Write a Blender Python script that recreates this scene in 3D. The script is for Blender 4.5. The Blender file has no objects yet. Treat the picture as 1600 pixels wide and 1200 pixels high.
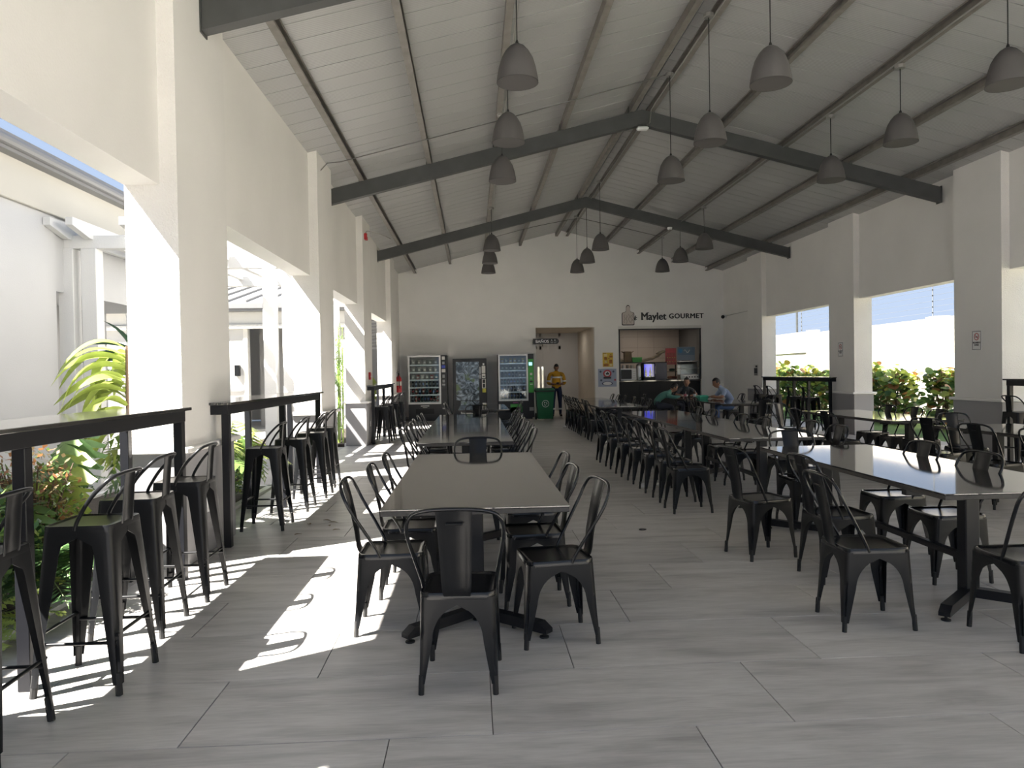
import bpy, bmesh, math, random
from mathutils import Vector, Matrix, Quaternion
C = bpy.context.scene.collection
SC = bpy.context.scene
PI = math.pi
R = math.radians
random.seed(7)

# ------------------------------------------------------------------ camera
cam_d = bpy.data.cameras.new('camera'); cam = bpy.data.objects.new('camera', cam_d); C.objects.link(cam)
cam_d.sensor_width = 36.0; cam_d.sensor_fit = 'HORIZONTAL'; cam_d.lens = 36.0 * 1137.43 / 1600.0
cam_d.clip_start = 0.05; cam_d.clip_end = 400
YAW, PIT, ROL = R(3.0518), R(.8492), R(.9506)
_f = Vector((math.sin(YAW) * math.cos(PIT), math.cos(YAW) * math.cos(PIT), -math.sin(PIT)))
_r = Vector((math.cos(YAW), -math.sin(YAW), 0)); _d = _f.cross(_r)
_r2 = _r * math.cos(ROL) + _d * math.sin(ROL); _d2 = -_r * math.sin(ROL) + _d * math.cos(ROL)
_m = Matrix((( _r2.x, -_d2.x, -_f.x), (_r2.y, -_d2.y, -_f.y), (_r2.z, -_d2.z, -_f.z))).to_4x4()
_m.translation = (0, 0, 1.429)
cam.matrix_world = _m
SC.camera = cam

# ------------------------------------------------------------------ sky, sun, exposure
SUN_DIR = Vector((1.0, 0.60, -1.43)).normalized()          # the way the light travels
w = bpy.data.worlds.new('sky'); SC.world = w; w.use_nodes = True
nt = w.node_tree; bg = nt.nodes['Background']
geo = nt.nodes.new('ShaderNodeNewGeometry'); sep = nt.nodes.new('ShaderNodeSeparateXYZ'); rmp = nt.nodes.new('ShaderNodeValToRGB')   # hazy blue sky, paler towards the horizon
nt.links.new(geo.outputs['Incoming'], sep.inputs[0]); neg = nt.nodes.new('ShaderNodeMath'); neg.operation = 'MULTIPLY'; neg.inputs[1].default_value = -1.0
nt.links.new(sep.outputs[2], neg.inputs[0]); nt.links.new(neg.outputs[0], rmp.inputs[0])
rmp.color_ramp.elements[0].position = 0.0; rmp.color_ramp.elements[0].color = (.60, .73, .95, 1)
rmp.color_ramp.elements[1].position = 0.75; rmp.color_ramp.elements[1].color = (.38, .55, .88, 1)
nt.links.new(rmp.outputs[0], bg.inputs[0]); bg.inputs[1].default_value = 0.216
sl = bpy.data.lights.new('sun', 'SUN'); sl.energy = 8.8; sl.angle = R(0.53); sl.color = (1.0, 0.95, 0.885)
so = bpy.data.objects.new('sun', sl); C.objects.link(so); so.location = (-20, -12, 30)
so.rotation_euler = SUN_DIR.to_track_quat('-Z', 'Y').to_euler()
SC.view_settings.view_transform = 'Standard'; SC.view_settings.look = 'None'
SC.view_settings.gamma = 1.0; SC.view_settings.use_curve_mapping = False
SC.view_settings.exposure = 2.22
SC.cycles.diffuse_bounces = 8

# ------------------------------------------------------------------ helpers
class MB:
    """collects shapes, then links them as ONE mesh object"""
    def __init__(s): s.v = []; s.f = []; s.m = []; s.mi = 0
    def add(s, vs, fs):
        o = len(s.v); s.v += [tuple(v) for v in vs]
        for f in fs: s.f.append([i + o for i in f]); s.m.append(s.mi)
        return s
    def box(s, c, d, rot=None, ch=0.0):
        hx, hy, hz = d[0] / 2, d[1] / 2, d[2] / 2
        if ch <= 0:
            vs = [(x * hx, y * hy, z * hz) for z in (-1, 1) for y in (-1, 1) for x in (-1, 1)]
            fs = [(0, 2, 3, 1), (4, 5, 7, 6), (0, 1, 5, 4), (2, 6, 7, 3), (0, 4, 6, 2), (1, 3, 7, 5)]
        else:
            ch = min(ch, hx * .95, hy * .95, hz * .95)
            vs = []; ix = {}
            for sx in (-1, 1):
                for sy in (-1, 1):
                    for sz in (-1, 1):
                        for a in range(3):
                            p = [sx * (hx - ch), sy * (hy - ch), sz * (hz - ch)]
                            p[a] = (sx * hx, sy * hy, sz * hz)[a]
                            ix[(sx, sy, sz, a)] = len(vs); vs.append(tuple(p))
            fs = []
            def q(ks):
                fs.append([ix[k] for k in ks])
            for sgn in (-1, 1):
                q([(sgn, a, b, 0) for a, b in ((-1, -1), (1, -1), (1, 1), (-1, 1))][::sgn])
                q([(a, sgn, b, 1) for a, b in ((-1, -1), (-1, 1), (1, 1), (1, -1))][::sgn])
                q([(a, b, sgn, 2) for a, b in ((-1, -1), (1, -1), (1, 1), (-1, 1))][::sgn])
            for a in (-1, 1):
                for b in (-1, 1):
                    q([(a, b, -1, 0), (a, b, 1, 0), (a, b, 1, 1), (a, b, -1, 1)])
                    q([(a, -1, b, 0), (a, 1, b, 0), (a, 1, b, 2), (a, -1, b, 2)])
                    q([(-1, a, b, 1), (1, a, b, 1), (1, a, b, 2), (-1, a, b, 2)])
                    for c2 in (-1, 1): q([(a, b, c2, 0), (a, b, c2, 1), (a, b, c2, 2)])
        if rot is not None: vs = [rot @ Vector(v) for v in vs]
        vs = [(v[0] + c[0], v[1] + c[1], v[2] + c[2]) for v in vs]
        return s.add(vs, fs)
    def b2(s, lo, hi, ch=0.0):
        return s.box([(a + b) / 2 for a, b in zip(lo, hi)], [abs(b - a) for a, b in zip(lo, hi)], None, ch)
    def tube(s, path, r, n=8, closed=False, caps=True, flat=1.0):
        path = [Vector(p) for p in path]; N = len(path)
        rr = r if isinstance(r, (list, tuple)) else [r] * N
        t0 = (path[1] - path[0]).normalized()
        up = Vector((0, 0, 1)) if abs(t0.z) < .9 else Vector((0, 1, 0))
        nrm = (up - t0 * up.dot(t0)).normalized()
        vs = []; fs = []; pt = t0
        for i, p in enumerate(path):
            if closed: t = (path[(i + 1) % N] - path[i - 1]).normalized()
            elif i == 0: t = t0
            elif i == N - 1: t = (path[-1] - path[-2]).normalized()
            else: t = ((path[i + 1] - p).normalized() + (p - path[i - 1]).normalized()).normalized()
            qd = pt.rotation_difference(t); nrm = qd @ nrm; nrm = (nrm - t * nrm.dot(t)).normalized(); pt = t
            b = t.cross(nrm)
            for k in range(n):
                a = 2 * PI * k / n
                vs.append(p + (nrm * math.cos(a) * flat + b * math.sin(a)) * rr[i])
        M = N if closed else N - 1
        for i in range(M):
            j = (i + 1) % N
            for k in range(n):
                k2 = (k + 1) % n
                fs.append((i * n + k, i * n + k2, j * n + k2, j * n + k))
        if caps and not closed:
            fs.append(tuple(range(n))[::-1]); fs.append(tuple((N - 1) * n + k for k in range(n)))
        return s.add(vs, fs)
    def lathe(s, prof, n=24, c=(0, 0, 0), axis='z', close=False):
        vs = []; fs = []
        for (r, z) in prof:
            for k in range(n):
                a = 2 * PI * k / n
                p = (r * math.cos(a), r * math.sin(a), z)
                if axis == 'y': p = (p[0], -p[2], p[1])
                if axis == 'x': p = (p[2], p[0], p[1])
                vs.append((p[0] + c[0], p[1] + c[1], p[2] + c[2]))
        P = len(prof)
        for i in range(P - 1 + (1 if close else 0)):
            i2 = (i + 1) % P
            for k in range(n):
                k2 = (k + 1) % n
                fs.append((i * n + k, i * n + k2, i2 * n + k2, i2 * n + k))
        if not close:
            if prof[0][0] > 1e-6: fs.append(tuple(range(n))[::-1])
            if prof[-1][0] > 1e-6: fs.append(tuple((P - 1) * n + k for k in range(n)))
        return s.add(vs, fs)
    def prism(s, poly, lo, hi, axis='y'):
        """poly: 2D outline; extruded along axis from lo to hi"""
        n = len(poly)
        def P(a, b, t):
            return {'y': (a, t, b), 'x': (t, a, b), 'z': (a, b, t)}[axis]
        vs = [P(a, b, lo) for a, b in poly] + [P(a, b, hi) for a, b in poly]
        fs = [tuple(range(n)), tuple(range(2 * n - 1, n - 1, -1))]
        for i in range(n):
            j = (i + 1) % n; fs.append((i, i + n, j + n, j))
        return s.add(vs, fs)
    def sphere(s, c, r, n=12, m=8, sc=(1, 1, 1)):
        prof = [(math.sin(PI * i / m), -math.cos(PI * i / m)) for i in range(m + 1)]
        vs = []; fs = []
        for a, z in prof:
            for k in range(n):
                t = 2 * PI * k / n
                vs.append((c[0] + r * sc[0] * a * math.cos(t), c[1] + r * sc[1] * a * math.sin(t), c[2] + r * sc[2] * z))
        for i in range(m):
            for k in range(n):
                k2 = (k + 1) % n; fs.append((i * n + k, i * n + k2, (i + 1) * n + k2, (i + 1) * n + k))
        return s.add(vs, fs)
    def mesh(s, name, mats, smooth=None, solid=0.0):
        me = bpy.data.meshes.new(name); me.from_pydata(s.v, [], s.f)
        if not isinstance(mats, (list, tuple)): mats = [mats]
        for m in mats: me.materials.append(m)
        if len(mats) > 1: me.polygons.foreach_set('material_index', s.m)
        bm = bmesh.new(); bm.from_mesh(me)
        bmesh.ops.remove_doubles(bm, verts=bm.verts, dist=1e-5)
        if solid: bmesh.ops.solidify(bm, geom=bm.faces[:], thickness=solid)
        bmesh.ops.recalc_face_normals(bm, faces=bm.faces)
        bm.to_mesh(me); bm.free()
        if smooth:
            me.polygons.foreach_set('use_smooth', [True] * len(me.polygons)); me.set_sharp_from_angle(angle=R(smooth))
        me.update(); return me
    def build(s, name, mats, parent=None, smooth=None, solid=0.0, loc=(0, 0, 0), rot=(0, 0, 0)):
        return ob(name, s.mesh(name, mats, smooth, solid), parent, loc, rot)

def ob(name, me, parent=None, loc=(0, 0, 0), rot=(0, 0, 0)):
    o = bpy.data.objects.new(name, me); C.objects.link(o); o.location = loc; o.rotation_euler = rot
    if parent is not None: o.parent = parent
    return o
LABELS = {}
def tag(o, label, cat, group=None, kind=None):
    o['label'] = label; o['category'] = cat
    if group: o['group'] = group
    if kind: o['kind'] = kind
    LABELS.setdefault(label, []).append(group)
    return o
def thing(name, label, cat, loc=(0, 0, 0), rz=0.0, group=None):
    return tag(ob(name, None, None, loc, (0, 0, rz)), label, cat, group)
def struct(o):
    o['kind'] = 'structure'; return o
def dup(root, loc, rz, label=None, group=None, scale=None, rot=None):
    r = root.copy(); C.objects.link(r); r.location = loc; r.rotation_euler = rot if rot else (0, 0, rz)
    if scale: r.scale = scale if isinstance(scale, tuple) else (scale,) * 3
    if label: r['label'] = label; LABELS.setdefault(label, []).append(group)
    if group: r['group'] = group
    for ch in list(root.children):
        c = ch.copy(); C.objects.link(c); c.parent = r
        for g in list(ch.children):
            d = g.copy(); C.objects.link(d); d.parent = c
    return r
def text_mesh(name, body, size, mat, parent=None, loc=(0, 0, 0), rot=(R(90), 0, 0), ext=0.004, bold=0.0, align='LEFT', sx=1.0, spacing=1.0):
    cu = bpy.data.curves.new(name, 'FONT'); cu.body = body; cu.size = size; cu.extrude = ext
    cu.align_x = align; cu.space_character = spacing; cu.resolution_u = 3
    o = bpy.data.objects.new(name, cu); C.objects.link(o)
    bpy.context.view_layer.update()
    me = bpy.data.meshes.new_from_object(o.evaluated_get(bpy.context.evaluated_depsgraph_get()))
    if bold:                                             # heavier strokes: the outline repeated a hair to each side
        vs = [v.co.copy() for v in me.vertices]; fs = [list(p.vertices) for p in me.polygons]; n = len(vs); V = []; F = []
        for k, (dx, dy) in enumerate(((-bold, 0), (bold, 0), (0, bold * .6), (0, -bold * .6))):
            V += [v + Vector((dx, dy, .0002 * k)) for v in vs]; F += [[i + n * k for i in f] for f in fs]
        me = bpy.data.meshes.new(name); me.from_pydata(V, [], F)
    bpy.data.objects.remove(o); me.name = name; me.materials.clear(); me.materials.append(mat)
    r = ob(name, me, parent, loc, rot); r.scale = (sx, 1, 1); return r

def srgb(h):
    if isinstance(h, str): h = tuple(int(h[i:i + 2], 16) / 255 for i in (0, 2, 4))
    return tuple(c / 12.92 if c <= .04045 else ((c + .055) / 1.055) ** 2.4 for c in h)
def mat(name, col, rough=.6, metal=0.0, spec=.5, bump=0.0, bscale=200.0, var=0.0, vscale=3.0, emit=0.0, ior=None, trans=0.0, coat=0.0, objvar=0.0):
    m = bpy.data.materials.new(name); m.use_nodes = True; t = m.node_tree; b = t.nodes['Principled BSDF']
    if isinstance(col, str): col = srgb(col)
    b.inputs['Base Color'].default_value = (*col, 1); b.inputs['Roughness'].default_value = rough
    b.inputs['Metallic'].default_value = metal; b.inputs['Specular IOR Level'].default_value = spec
    if ior: b.inputs['IOR'].default_value = ior
    if coat: b.inputs['Coat Weight'].default_value = coat; b.inputs['Coat Roughness'].default_value = .08
    if emit:
        b.inputs['Emission Color'].default_value = (*col, 1); b.inputs['Emission Strength'].default_value = emit
    geo = None
    if bump or var: geo = t.nodes.new('ShaderNodeNewGeometry')
    src = None
    if var:
        n = t.nodes.new('ShaderNodeTexNoise'); n.inputs['Scale'].default_value = vscale; n.inputs['Detail'].default_value = 5
        t.links.new(geo.outputs['Position'], n.inputs['Vector'])
        r = t.nodes.new('ShaderNodeMapRange'); r.inputs[1].default_value = .3; r.inputs[2].default_value = .7
        r.inputs[3].default_value = 1 - var; r.inputs[4].default_value = 1 + var
        t.links.new(n.outputs['Fac'], r.inputs[0]); src = r.outputs[0]
    if objvar:
        oi = t.nodes.new('ShaderNodeObjectInfo'); r = t.nodes.new('ShaderNodeMapRange')
        r.inputs[3].default_value = 1 - objvar; r.inputs[4].default_value = 1 + objvar
        t.links.new(oi.outputs['Random'], r.inputs[0])
        if src:
            mm = t.nodes.new('ShaderNodeMath'); mm.operation = 'MULTIPLY'; t.links.new(src, mm.inputs[0]); t.links.new(r.outputs[0], mm.inputs[1]); src = mm.outputs[0]
        else: src = r.outputs[0]
    if src:
        mx = t.nodes.new('ShaderNodeMix'); mx.data_type = 'RGBA'; mx.blend_type = 'MULTIPLY'; mx.inputs[0].default_value = 1
        mx.inputs[6].default_value = (*col, 1); t.links.new(src, mx.inputs[7]); t.links.new(mx.outputs[2], b.inputs['Base Color'])
    if bump:
        n = t.nodes.new('ShaderNodeTexNoise'); n.inputs['Scale'].default_value = bscale; n.inputs['Detail'].default_value = 4
        t.links.new(geo.outputs['Position'], n.inputs['Vector'])
        bp = t.nodes.new('ShaderNodeBump'); bp.inputs['Strength'].default_value = bump; bp.inputs['Distance'].default_value = .01
        t.links.new(n.outputs['Fac'], bp.inputs['Height']); t.links.new(bp.outputs[0], b.inputs['Normal'])
    if trans:
        tr = t.nodes.new('ShaderNodeBsdfTranslucent'); mx2 = t.nodes.new('ShaderNodeMixShader'); mx2.inputs[0].default_value = trans
        tr.inputs[0].default_value = (*[min(1, c * 1.5) for c in col], 1)
        if src: t.links.new(mx.outputs[2], tr.inputs[0])
        t.links.new(b.outputs[0], mx2.inputs[1]); t.links.new(tr.outputs[0], mx2.inputs[2])
        t.links.new(mx2.outputs[0], t.nodes['Material Output'].inputs[0])
    return m
def glass_mat(name, tint=(.9, .95, .94), gloss=.04):
    m = bpy.data.materials.new(name); m.use_nodes = True; t = m.node_tree
    t.nodes.remove(t.nodes['Principled BSDF'])
    a = t.nodes.new('ShaderNodeBsdfTransparent'); a.inputs[0].default_value = (*tint, 1)
    g = t.nodes.new('ShaderNodeBsdfGlossy'); g.inputs['Roughness'].default_value = gloss
    fr = t.nodes.new('ShaderNodeFresnel'); fr.inputs[0].default_value = 1.6
    mx = t.nodes.new('ShaderNodeMixShader')
    t.links.new(fr.outputs[0], mx.inputs[0]); t.links.new(a.outputs[0], mx.inputs[1]); t.links.new(g.outputs[0], mx.inputs[2])
    t.links.new(mx.outputs[0], t.nodes['Material Output'].inputs[0]); return m

# ------------------------------------------------------------------ materials
M_wall = mat('white_paint', (.78, .765, .735), .75, bump=.15, bscale=60, var=.03, vscale=1.2)
M_stucco = mat('white_stucco', (.78, .755, .715), .85, bump=.9, bscale=75, var=.04, vscale=2)
M_plinth = mat('grey_plinth_paint', (.31, .305, .31), .6, bump=.1, bscale=60)
M_ext = mat('exterior_white_paint', (.62, .62, .61), .8, bump=.2, bscale=60, var=.03, vscale=.8)
M_extband = mat('exterior_cream_paint', (.56, .545, .50), .8, bump=.15, bscale=60)
M_grout = mat('grout', (.10, .095, .09), .9)
M_rafter = mat('dark_grey_steel', (.058, .060, .058), .5, var=.12, vscale=5)
M_purlin = mat('grey_brown_steel', (.20, .185, .165), .5, var=.18, vscale=6)
M_galv = mat('galvanised_steel', (.38, .37, .35), .38, metal=.7)
M_cond = mat('dull_conduit_steel', (.13, .125, .115), .5, metal=.2)
M_wire = mat('dark_fence_wire', (.10, .11, .12), .6)
M_black = mat('black_powder_coat', (.0075, .008, .009), .33, spec=.24)
M_blackseat = mat('black_gloss_coat', (.0075, .008, .009), .20, spec=.36)
M_blackbar = mat('black_satin_steel', (.009, .0095, .012), .38, spec=.3)
M_rubber = mat('black_rubber', (.012, .012, .012), .7)
M_granite = mat('black_polished_granite', (.045, .043, .041), .06, spec=.5, ior=2.1, var=.25, vscale=90)
M_edge = mat('dark_table_edge', (.03, .027, .025), .55, var=.3, vscale=60)
M_bartop = mat('dark_polished_bar_top', (.045, .043, .04), .08, spec=.5, ior=2.0, var=.2, vscale=60)
M_lamp = mat('grey_concrete_shade', (.09, .084, .082), .7, bump=.1, bscale=120)
M_lampin = mat('grey_shade_lining', (.09, .087, .092), .8)
M_cord = mat('black_cord', (.015, .015, .015), .6)
M_bulb = mat('frosted_bulb', (.75, .74, .72), .35)
M_white = mat('white_enamel', (.75, .75, .74), .4)
M_offwhite = mat('off_white_plastic', (.62, .61, .57), .5)
M_dark = mat('charcoal_plastic', (.013, .014, .015), .45)
M_red = mat('red_plastic', (.42, .012, .02), .35)
M_green = mat('green_bin_plastic', (.004, .095, .032), .4)
M_greenp = mat('bright_green_panel', (.05, .33, .05), .45)
M_glass = glass_mat('clear_glass')
M_steel = mat('stainless_steel', (.45, .45, .46), .3, metal=.9)
M_paperw = mat('white_paper', (.72, .72, .71), .8)
M_letter = mat('black_lettering', (.010, .010, .011), .45)
M_soil = mat('dark_soil', (.035, .026, .018), .95, bump=.6, bscale=60, var=.4, vscale=20)
M_pave = mat('concrete_paving', (.40, .385, .36), .85, bump=.2, bscale=30, var=.08, vscale=2)
M_pavel = mat('pale_concrete_paving', (.58, .56, .53), .85, bump=.2, bscale=30, var=.08, vscale=2)
M_lawn = mat('lawn', (.11, .20, .05), .9, bump=.8, bscale=80, var=.35, vscale=25)

def tile_mat(name, lines):
    """grey travertine-look porcelain: streaks along X; LINES adds the joints where the tiles are too far to tell apart"""
    m = bpy.data.materials.new(name); m.use_nodes = True; t = m.node_tree; b = t.nodes['Principled BSDF']; N = t.nodes.new; L = t.links.new
    geo = N('ShaderNodeNewGeometry'); oi = N('ShaderNodeObjectInfo')
    off = N('ShaderNodeVectorMath'); off.operation = 'MULTIPLY_ADD'
    comb = N('ShaderNodeCombineXYZ')
    for i in range(3): L(oi.outputs['Random'], comb.inputs[i])
    off.inputs[1].default_value = (17, 23, 5); L(comb.outputs[0], off.inputs[0]); L(geo.outputs['Position'], off.inputs[2])
    def noise(sx, sy, scale, det, dist=0.0):
        mp = N('ShaderNodeMapping'); mp.inputs['Scale'].default_value = (sx, sy, 1); L(off.outputs[0], mp.inputs[0])
        n = N('ShaderNodeTexNoise'); n.inputs['Scale'].default_value = scale; n.inputs['Detail'].default_value = det; n.inputs['Distortion'].default_value = dist
        L(mp.outputs[0], n.inputs['Vector']); return n.outputs['Fac']
    a = noise(1, 5.5, 1.6, 6, .6); c2 = noise(1, 9, 9, 5); d = noise(1, 1, .7, 3)
    cr = N('ShaderNodeValToRGB'); e = cr.color_ramp.elements
    e[0].position = .30; e[0].color = (.33, .315, .298, 1); e[1].position = .72; e[1].color = (.51, .492, .47, 1)
    x = e.new(.5) if hasattr(e, 'new') else None
    x.color = (.44, .424, .404, 1); L(a, cr.inputs[0])
    r1 = N('ShaderNodeMapRange'); r1.inputs[1].default_value = .3; r1.inputs[2].default_value = .7; r1.inputs[3].default_value = .91; r1.inputs[4].default_value = 1.07; L(c2, r1.inputs[0])
    r2 = N('ShaderNodeMapRange'); r2.inputs[1].default_value = .3; r2.inputs[2].default_value = .7; r2.inputs[3].default_value = .93; r2.inputs[4].default_value = 1.07; L(d, r2.inputs[0])
    mm = N('ShaderNodeMath'); mm.operation = 'MULTIPLY'; L(r1.outputs[0], mm.inputs[0]); L(r2.outputs[0], mm.inputs[1])
    mx = N('ShaderNodeMix'); mx.data_type = 'RGBA'; mx.blend_type = 'MULTIPLY'; mx.inputs[0].default_value = 1; L(cr.outputs[0], mx.inputs[6]); L(mm.outputs[0], mx.inputs[7])
    col = mx.outputs[2]
    if lines:
        br = N('ShaderNodeTexBrick'); br.offset = 1 / 3; br.offset_frequency = 1; br.inputs['Scale'].default_value = 1
        br.inputs['Brick Width'].default_value = 1.224; br.inputs['Row Height'].default_value = .612; br.inputs['Mortar Size'].default_value = .002
        br.inputs['Color1'].default_value = (1, 1, 1, 1); br.inputs['Color2'].default_value = (.94, .94, .94, 1); br.inputs['Mortar'].default_value = (.35, .34, .33, 1)
        mp = N('ShaderNodeMapping'); mp.inputs['Location'].default_value = (1.169, -3.477 + .612 * 20, 0); L(geo.outputs['Position'], mp.inputs[0]); L(mp.outputs[0], br.inputs[0])
        m2 = N('ShaderNodeMix'); m2.data_type = 'RGBA'; m2.blend_type = 'MULTIPLY'; m2.inputs[0].default_value = 1; L(col, m2.inputs[6]); L(br.outputs[0], m2.inputs[7]); col = m2.outputs[2]
    L(col, b.inputs['Base Color']); b.inputs['Roughness'].default_value = .42; b.inputs['Specular IOR Level'].default_value = .45
    bp = N('ShaderNodeBump'); bp.inputs['Strength'].default_value = .12; bp.inputs['Distance'].default_value = .004; L(c2, bp.inputs['Height']); L(bp.outputs[0], b.inputs['Normal'])
    return m
M_tile = tile_mat('travertine_tile', False); M_tilefar = tile_mat('travertine_tile_far', True)

def panel_mat():
    m = mat('ribbed_roof_sheet', (.38, .38, .372), .30, spec=.55); t = m.node_tree; b = t.nodes['Principled BSDF']; N = t.nodes.new; L = t.links.new
    geo = N('ShaderNodeNewGeometry'); wv = N('ShaderNodeTexWave'); wv.bands_direction = 'Y'; wv.inputs['Scale'].default_value = 9.2; wv.inputs['Distortion'].default_value = .6; wv.inputs['Detail'].default_value = 1
    L(geo.outputs['Position'], wv.inputs[0]); bp = N('ShaderNodeBump'); bp.inputs['Strength'].default_value = .16; bp.inputs['Distance'].default_value = .01
    L(wv.outputs['Fac'], bp.inputs['Height']); L(bp.outputs[0], b.inputs['Normal']); return m
M_roof = panel_mat()

# ------------------------------------------------------------------ the pavilion shell
RX, RZ, SL = 2.93, 5.988, .2526
def zr(x): return RZ - SL * abs(x - RX)
BY = 23.4                                                    # inner face of the back wall
# floor: base slab, one object per tile for as far as tiles can be told apart, a joined field beyond
fl = MB(); fl.b2((-2.6, -4, -.30), (8.46, 10.209, -.006)); floor = struct(fl.build('floor', M_grout))
y0 = 3.477; tmesh = {}
for k in range(-3, 11):
    ya = y0 + .612 * k
    off = -1.169 + .408 * (k + 1)
    n0 = math.floor((-2.6 - off) / 1.224)
    x = off + n0 * 1.224
    while x < 8.46:
        xa, xb = max(x, -2.6), min(x + 1.224, 8.46)
        wd = round(xb - xa, 3)
        if wd > .03:
            if wd not in tmesh:
                t = MB(); t.box((0, 0, -.012), (wd - .004, .608, .024), None, .0015); tmesh[wd] = t.mesh('tile', M_tile)
            ob('tile', tmesh[wd], floor, ((xa + xb) / 2, ya + .306, random.uniform(-.0006, 0)))
        x += 1.224
ff = MB(); ff.b2((-2.6, 10.209, -.30), (8.46, 31.2, 0)); ff.b2((-2.6, -4, -.02), (8.46, 1.641, 0))
o = ff.build('tile_field', M_tilefar, floor); o['kind'] = 'stuff'

# left and right walls: header beam over the openings, pillars with plinth and ledge
def two_tone(o, sgn):
    for p in o.data.polygons:
        if p.normal.x * sgn > .9: p.material_index = 1
def make_wall(name, side, pillars, infill):
    # side -1: left (inner face towards +X); +1: right
    def X(a): return RX + side * a                          # distance from the ridge line
    a_in, a_out, a_pil = 5.26, 5.52, 5.13
    m = MB()
    poly = [(X(a_in), 2.89), (X(a_out), 2.89), (X(a_out), zr(X(a_out)) + .02), (X(a_in), zr(X(a_in)) + .02)]
    m.prism(poly, -.6, BY + .2)
    for ya, yb in infill: m.b2((X(a_in), ya, 0), (X(a_out), yb, 2.89))
    wl = struct(m.build(name, M_wall))
    for ya, yb in pillars:
        p = MB(); p.prism([(X(a_pil), -.001), (X(a_out), -.001), (X(a_out), zr(X(a_out)) + .02), (X(a_pil), zr(X(a_pil)) + .02)], ya, yb)
        po = p.build('pillar', [M_stucco, M_wall], wl); two_tone(po, -side)
        p = MB(); e = .018
        p.b2((X(a_pil - e), ya - e, 0), (X(a_out + e), yb + e, .865), .006); p.build('plinth', M_plinth, po)
        p = MB(); e = .065
        p.b2((X(a_pil - e), ya - e, .865), (X(a_out + e), yb + e, .91), .008); p.build('ledge', M_wall, po)
    return wl
wall_left = make_wall('wall_left', -1, [(1.7, 2.75), (5.63, 6.73), (10.69, 11.75), (15.0, 16.1), (19.95, 21.05)], [(21.05, BY + .2)])
wall_right = make_wall('wall_right', 1, [(1.7, 2.75), (5.63, 6.73), (10.69, 11.79), (15.0, 16.08), (19.9, 20.95)], [(20.95, BY + .2)])

# back wall with the corridor opening and the counter opening
DX0, DX1, DZ = 2.04, 3.95, 2.88
KX0, KX1, KZ = 4.73, 7.44, 2.86
m = MB()
def gable(xa, xb, z0):
    pts = [(xa, z0), (xb, z0), (xb, zr(xb) + .02)] + ([(RX, RZ + .02)] if xa < RX < xb else []) + [(xa, zr(xa) + .02)]
    m.prism(pts, BY, BY + .2)
gable(-2.6, DX0, 0); gable(DX0, DX1, DZ); gable(DX1, KX0, 0); gable(KX0, KX1, KZ); gable(KX1, 8.45, 0)
wall_back = struct(m.build('wall_back', M_wall))
m = MB()
for xa, xb in ((-2.6, DX0), (DX1, KX0), (KX1, 8.45)): m.b2((xa, BY - .012, 0), (xb, BY, .08))
struct(m.build('baseboard_back', M_plinth))

# corridor to the toilets behind the left opening
M_corr = mat('corridor_beige_paint', (.60, .54, .46), .7, var=.04)
m = MB(); Yd = 27.2
m.b2((DX0 - .15, BY + .2, 0), (DX0, 31, 2.9)); m.b2((DX1, BY + .2, 0), (DX1 + .15, 31, 2.9)); m.b2((DX0 - .15, BY + .2, 2.9), (DX1 + .15, Yd + .3, 3.0))
m.b2((DX0 - .15, 31, 0), (DX1 + .15, 31.15, 2.9))
struct(m.build('wall_corridor', M_corr))
# glazed doors halfway down the corridor, a small unroofed court added behind them to let daylight in
m = MB()
for x0 in (DX0, 2.34, 2.50): m.b2((x0, Yd, 0), (x0 + .075, Yd + .06, 2.9))
m.b2((2.64, Yd, 0), (3.22, Yd + .05, 2.3)); m.b2((DX0 + .05, Yd + .01, 0), (2.27, Yd + .05, 2.8)); m.b2((2.2, Yd + .01, 1.65), (2.64, Yd + .05, 2.8)); m.b2((2.6, Yd + .01, 2.4), (3.25, Yd + .05, 2.8)); m.b2((3.22, Yd, 0), (3.30, Yd + .06, 2.9)); m.b2((3.30, Yd, 0), (DX1, Yd + .06, 2.9))
m.b2((DX0, Yd, 2.3), (3.3, Yd + .06, 2.42)); m.b2((DX0, Yd, 2.78), (3.3, Yd + .06, 2.9)); m.b2((DX0, Yd, 0), (2.64, Yd + .06, .1))
d1 = struct(m.build('door_1', mat('grey_door_paint', (.58, .57, .55), .5)))
m = MB()
m.b2((2.26, Yd + .052, .1), (2.64, Yd + .056, 1.66)); m.build('pane', M_glass, d1)
m = MB(); m.tube([(2.72, Yd - .05, .9), (2.72, Yd - .05, 1.3)], .014); m.b2((2.71, Yd - .05, .93), (2.73, Yd, .95)); m.b2((2.71, Yd - .05, 1.25), (2.73, Yd, 1.27)); m.build('handle', M_steel, d1)
m = MB(); m.b2((2.66, 30.96, .05), (3.4, 31.0, 2.25)); m.b2((2.62, 30.94, 2.25), (3.44, 31.0, 2.33)); m.b2((2.62, 30.94, 0), (2.68, 31.0, 2.3)); m.b2((3.38, 30.94, 0), (3.44, 31.0, 2.3))
d2 = struct(m.build('door_2', M_offwhite)); m = MB(); m.tube([(2.78, 30.9, 1.0), (2.78, 30.9, 1.15)], .012); m.build('handle', M_steel, d2)

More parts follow.
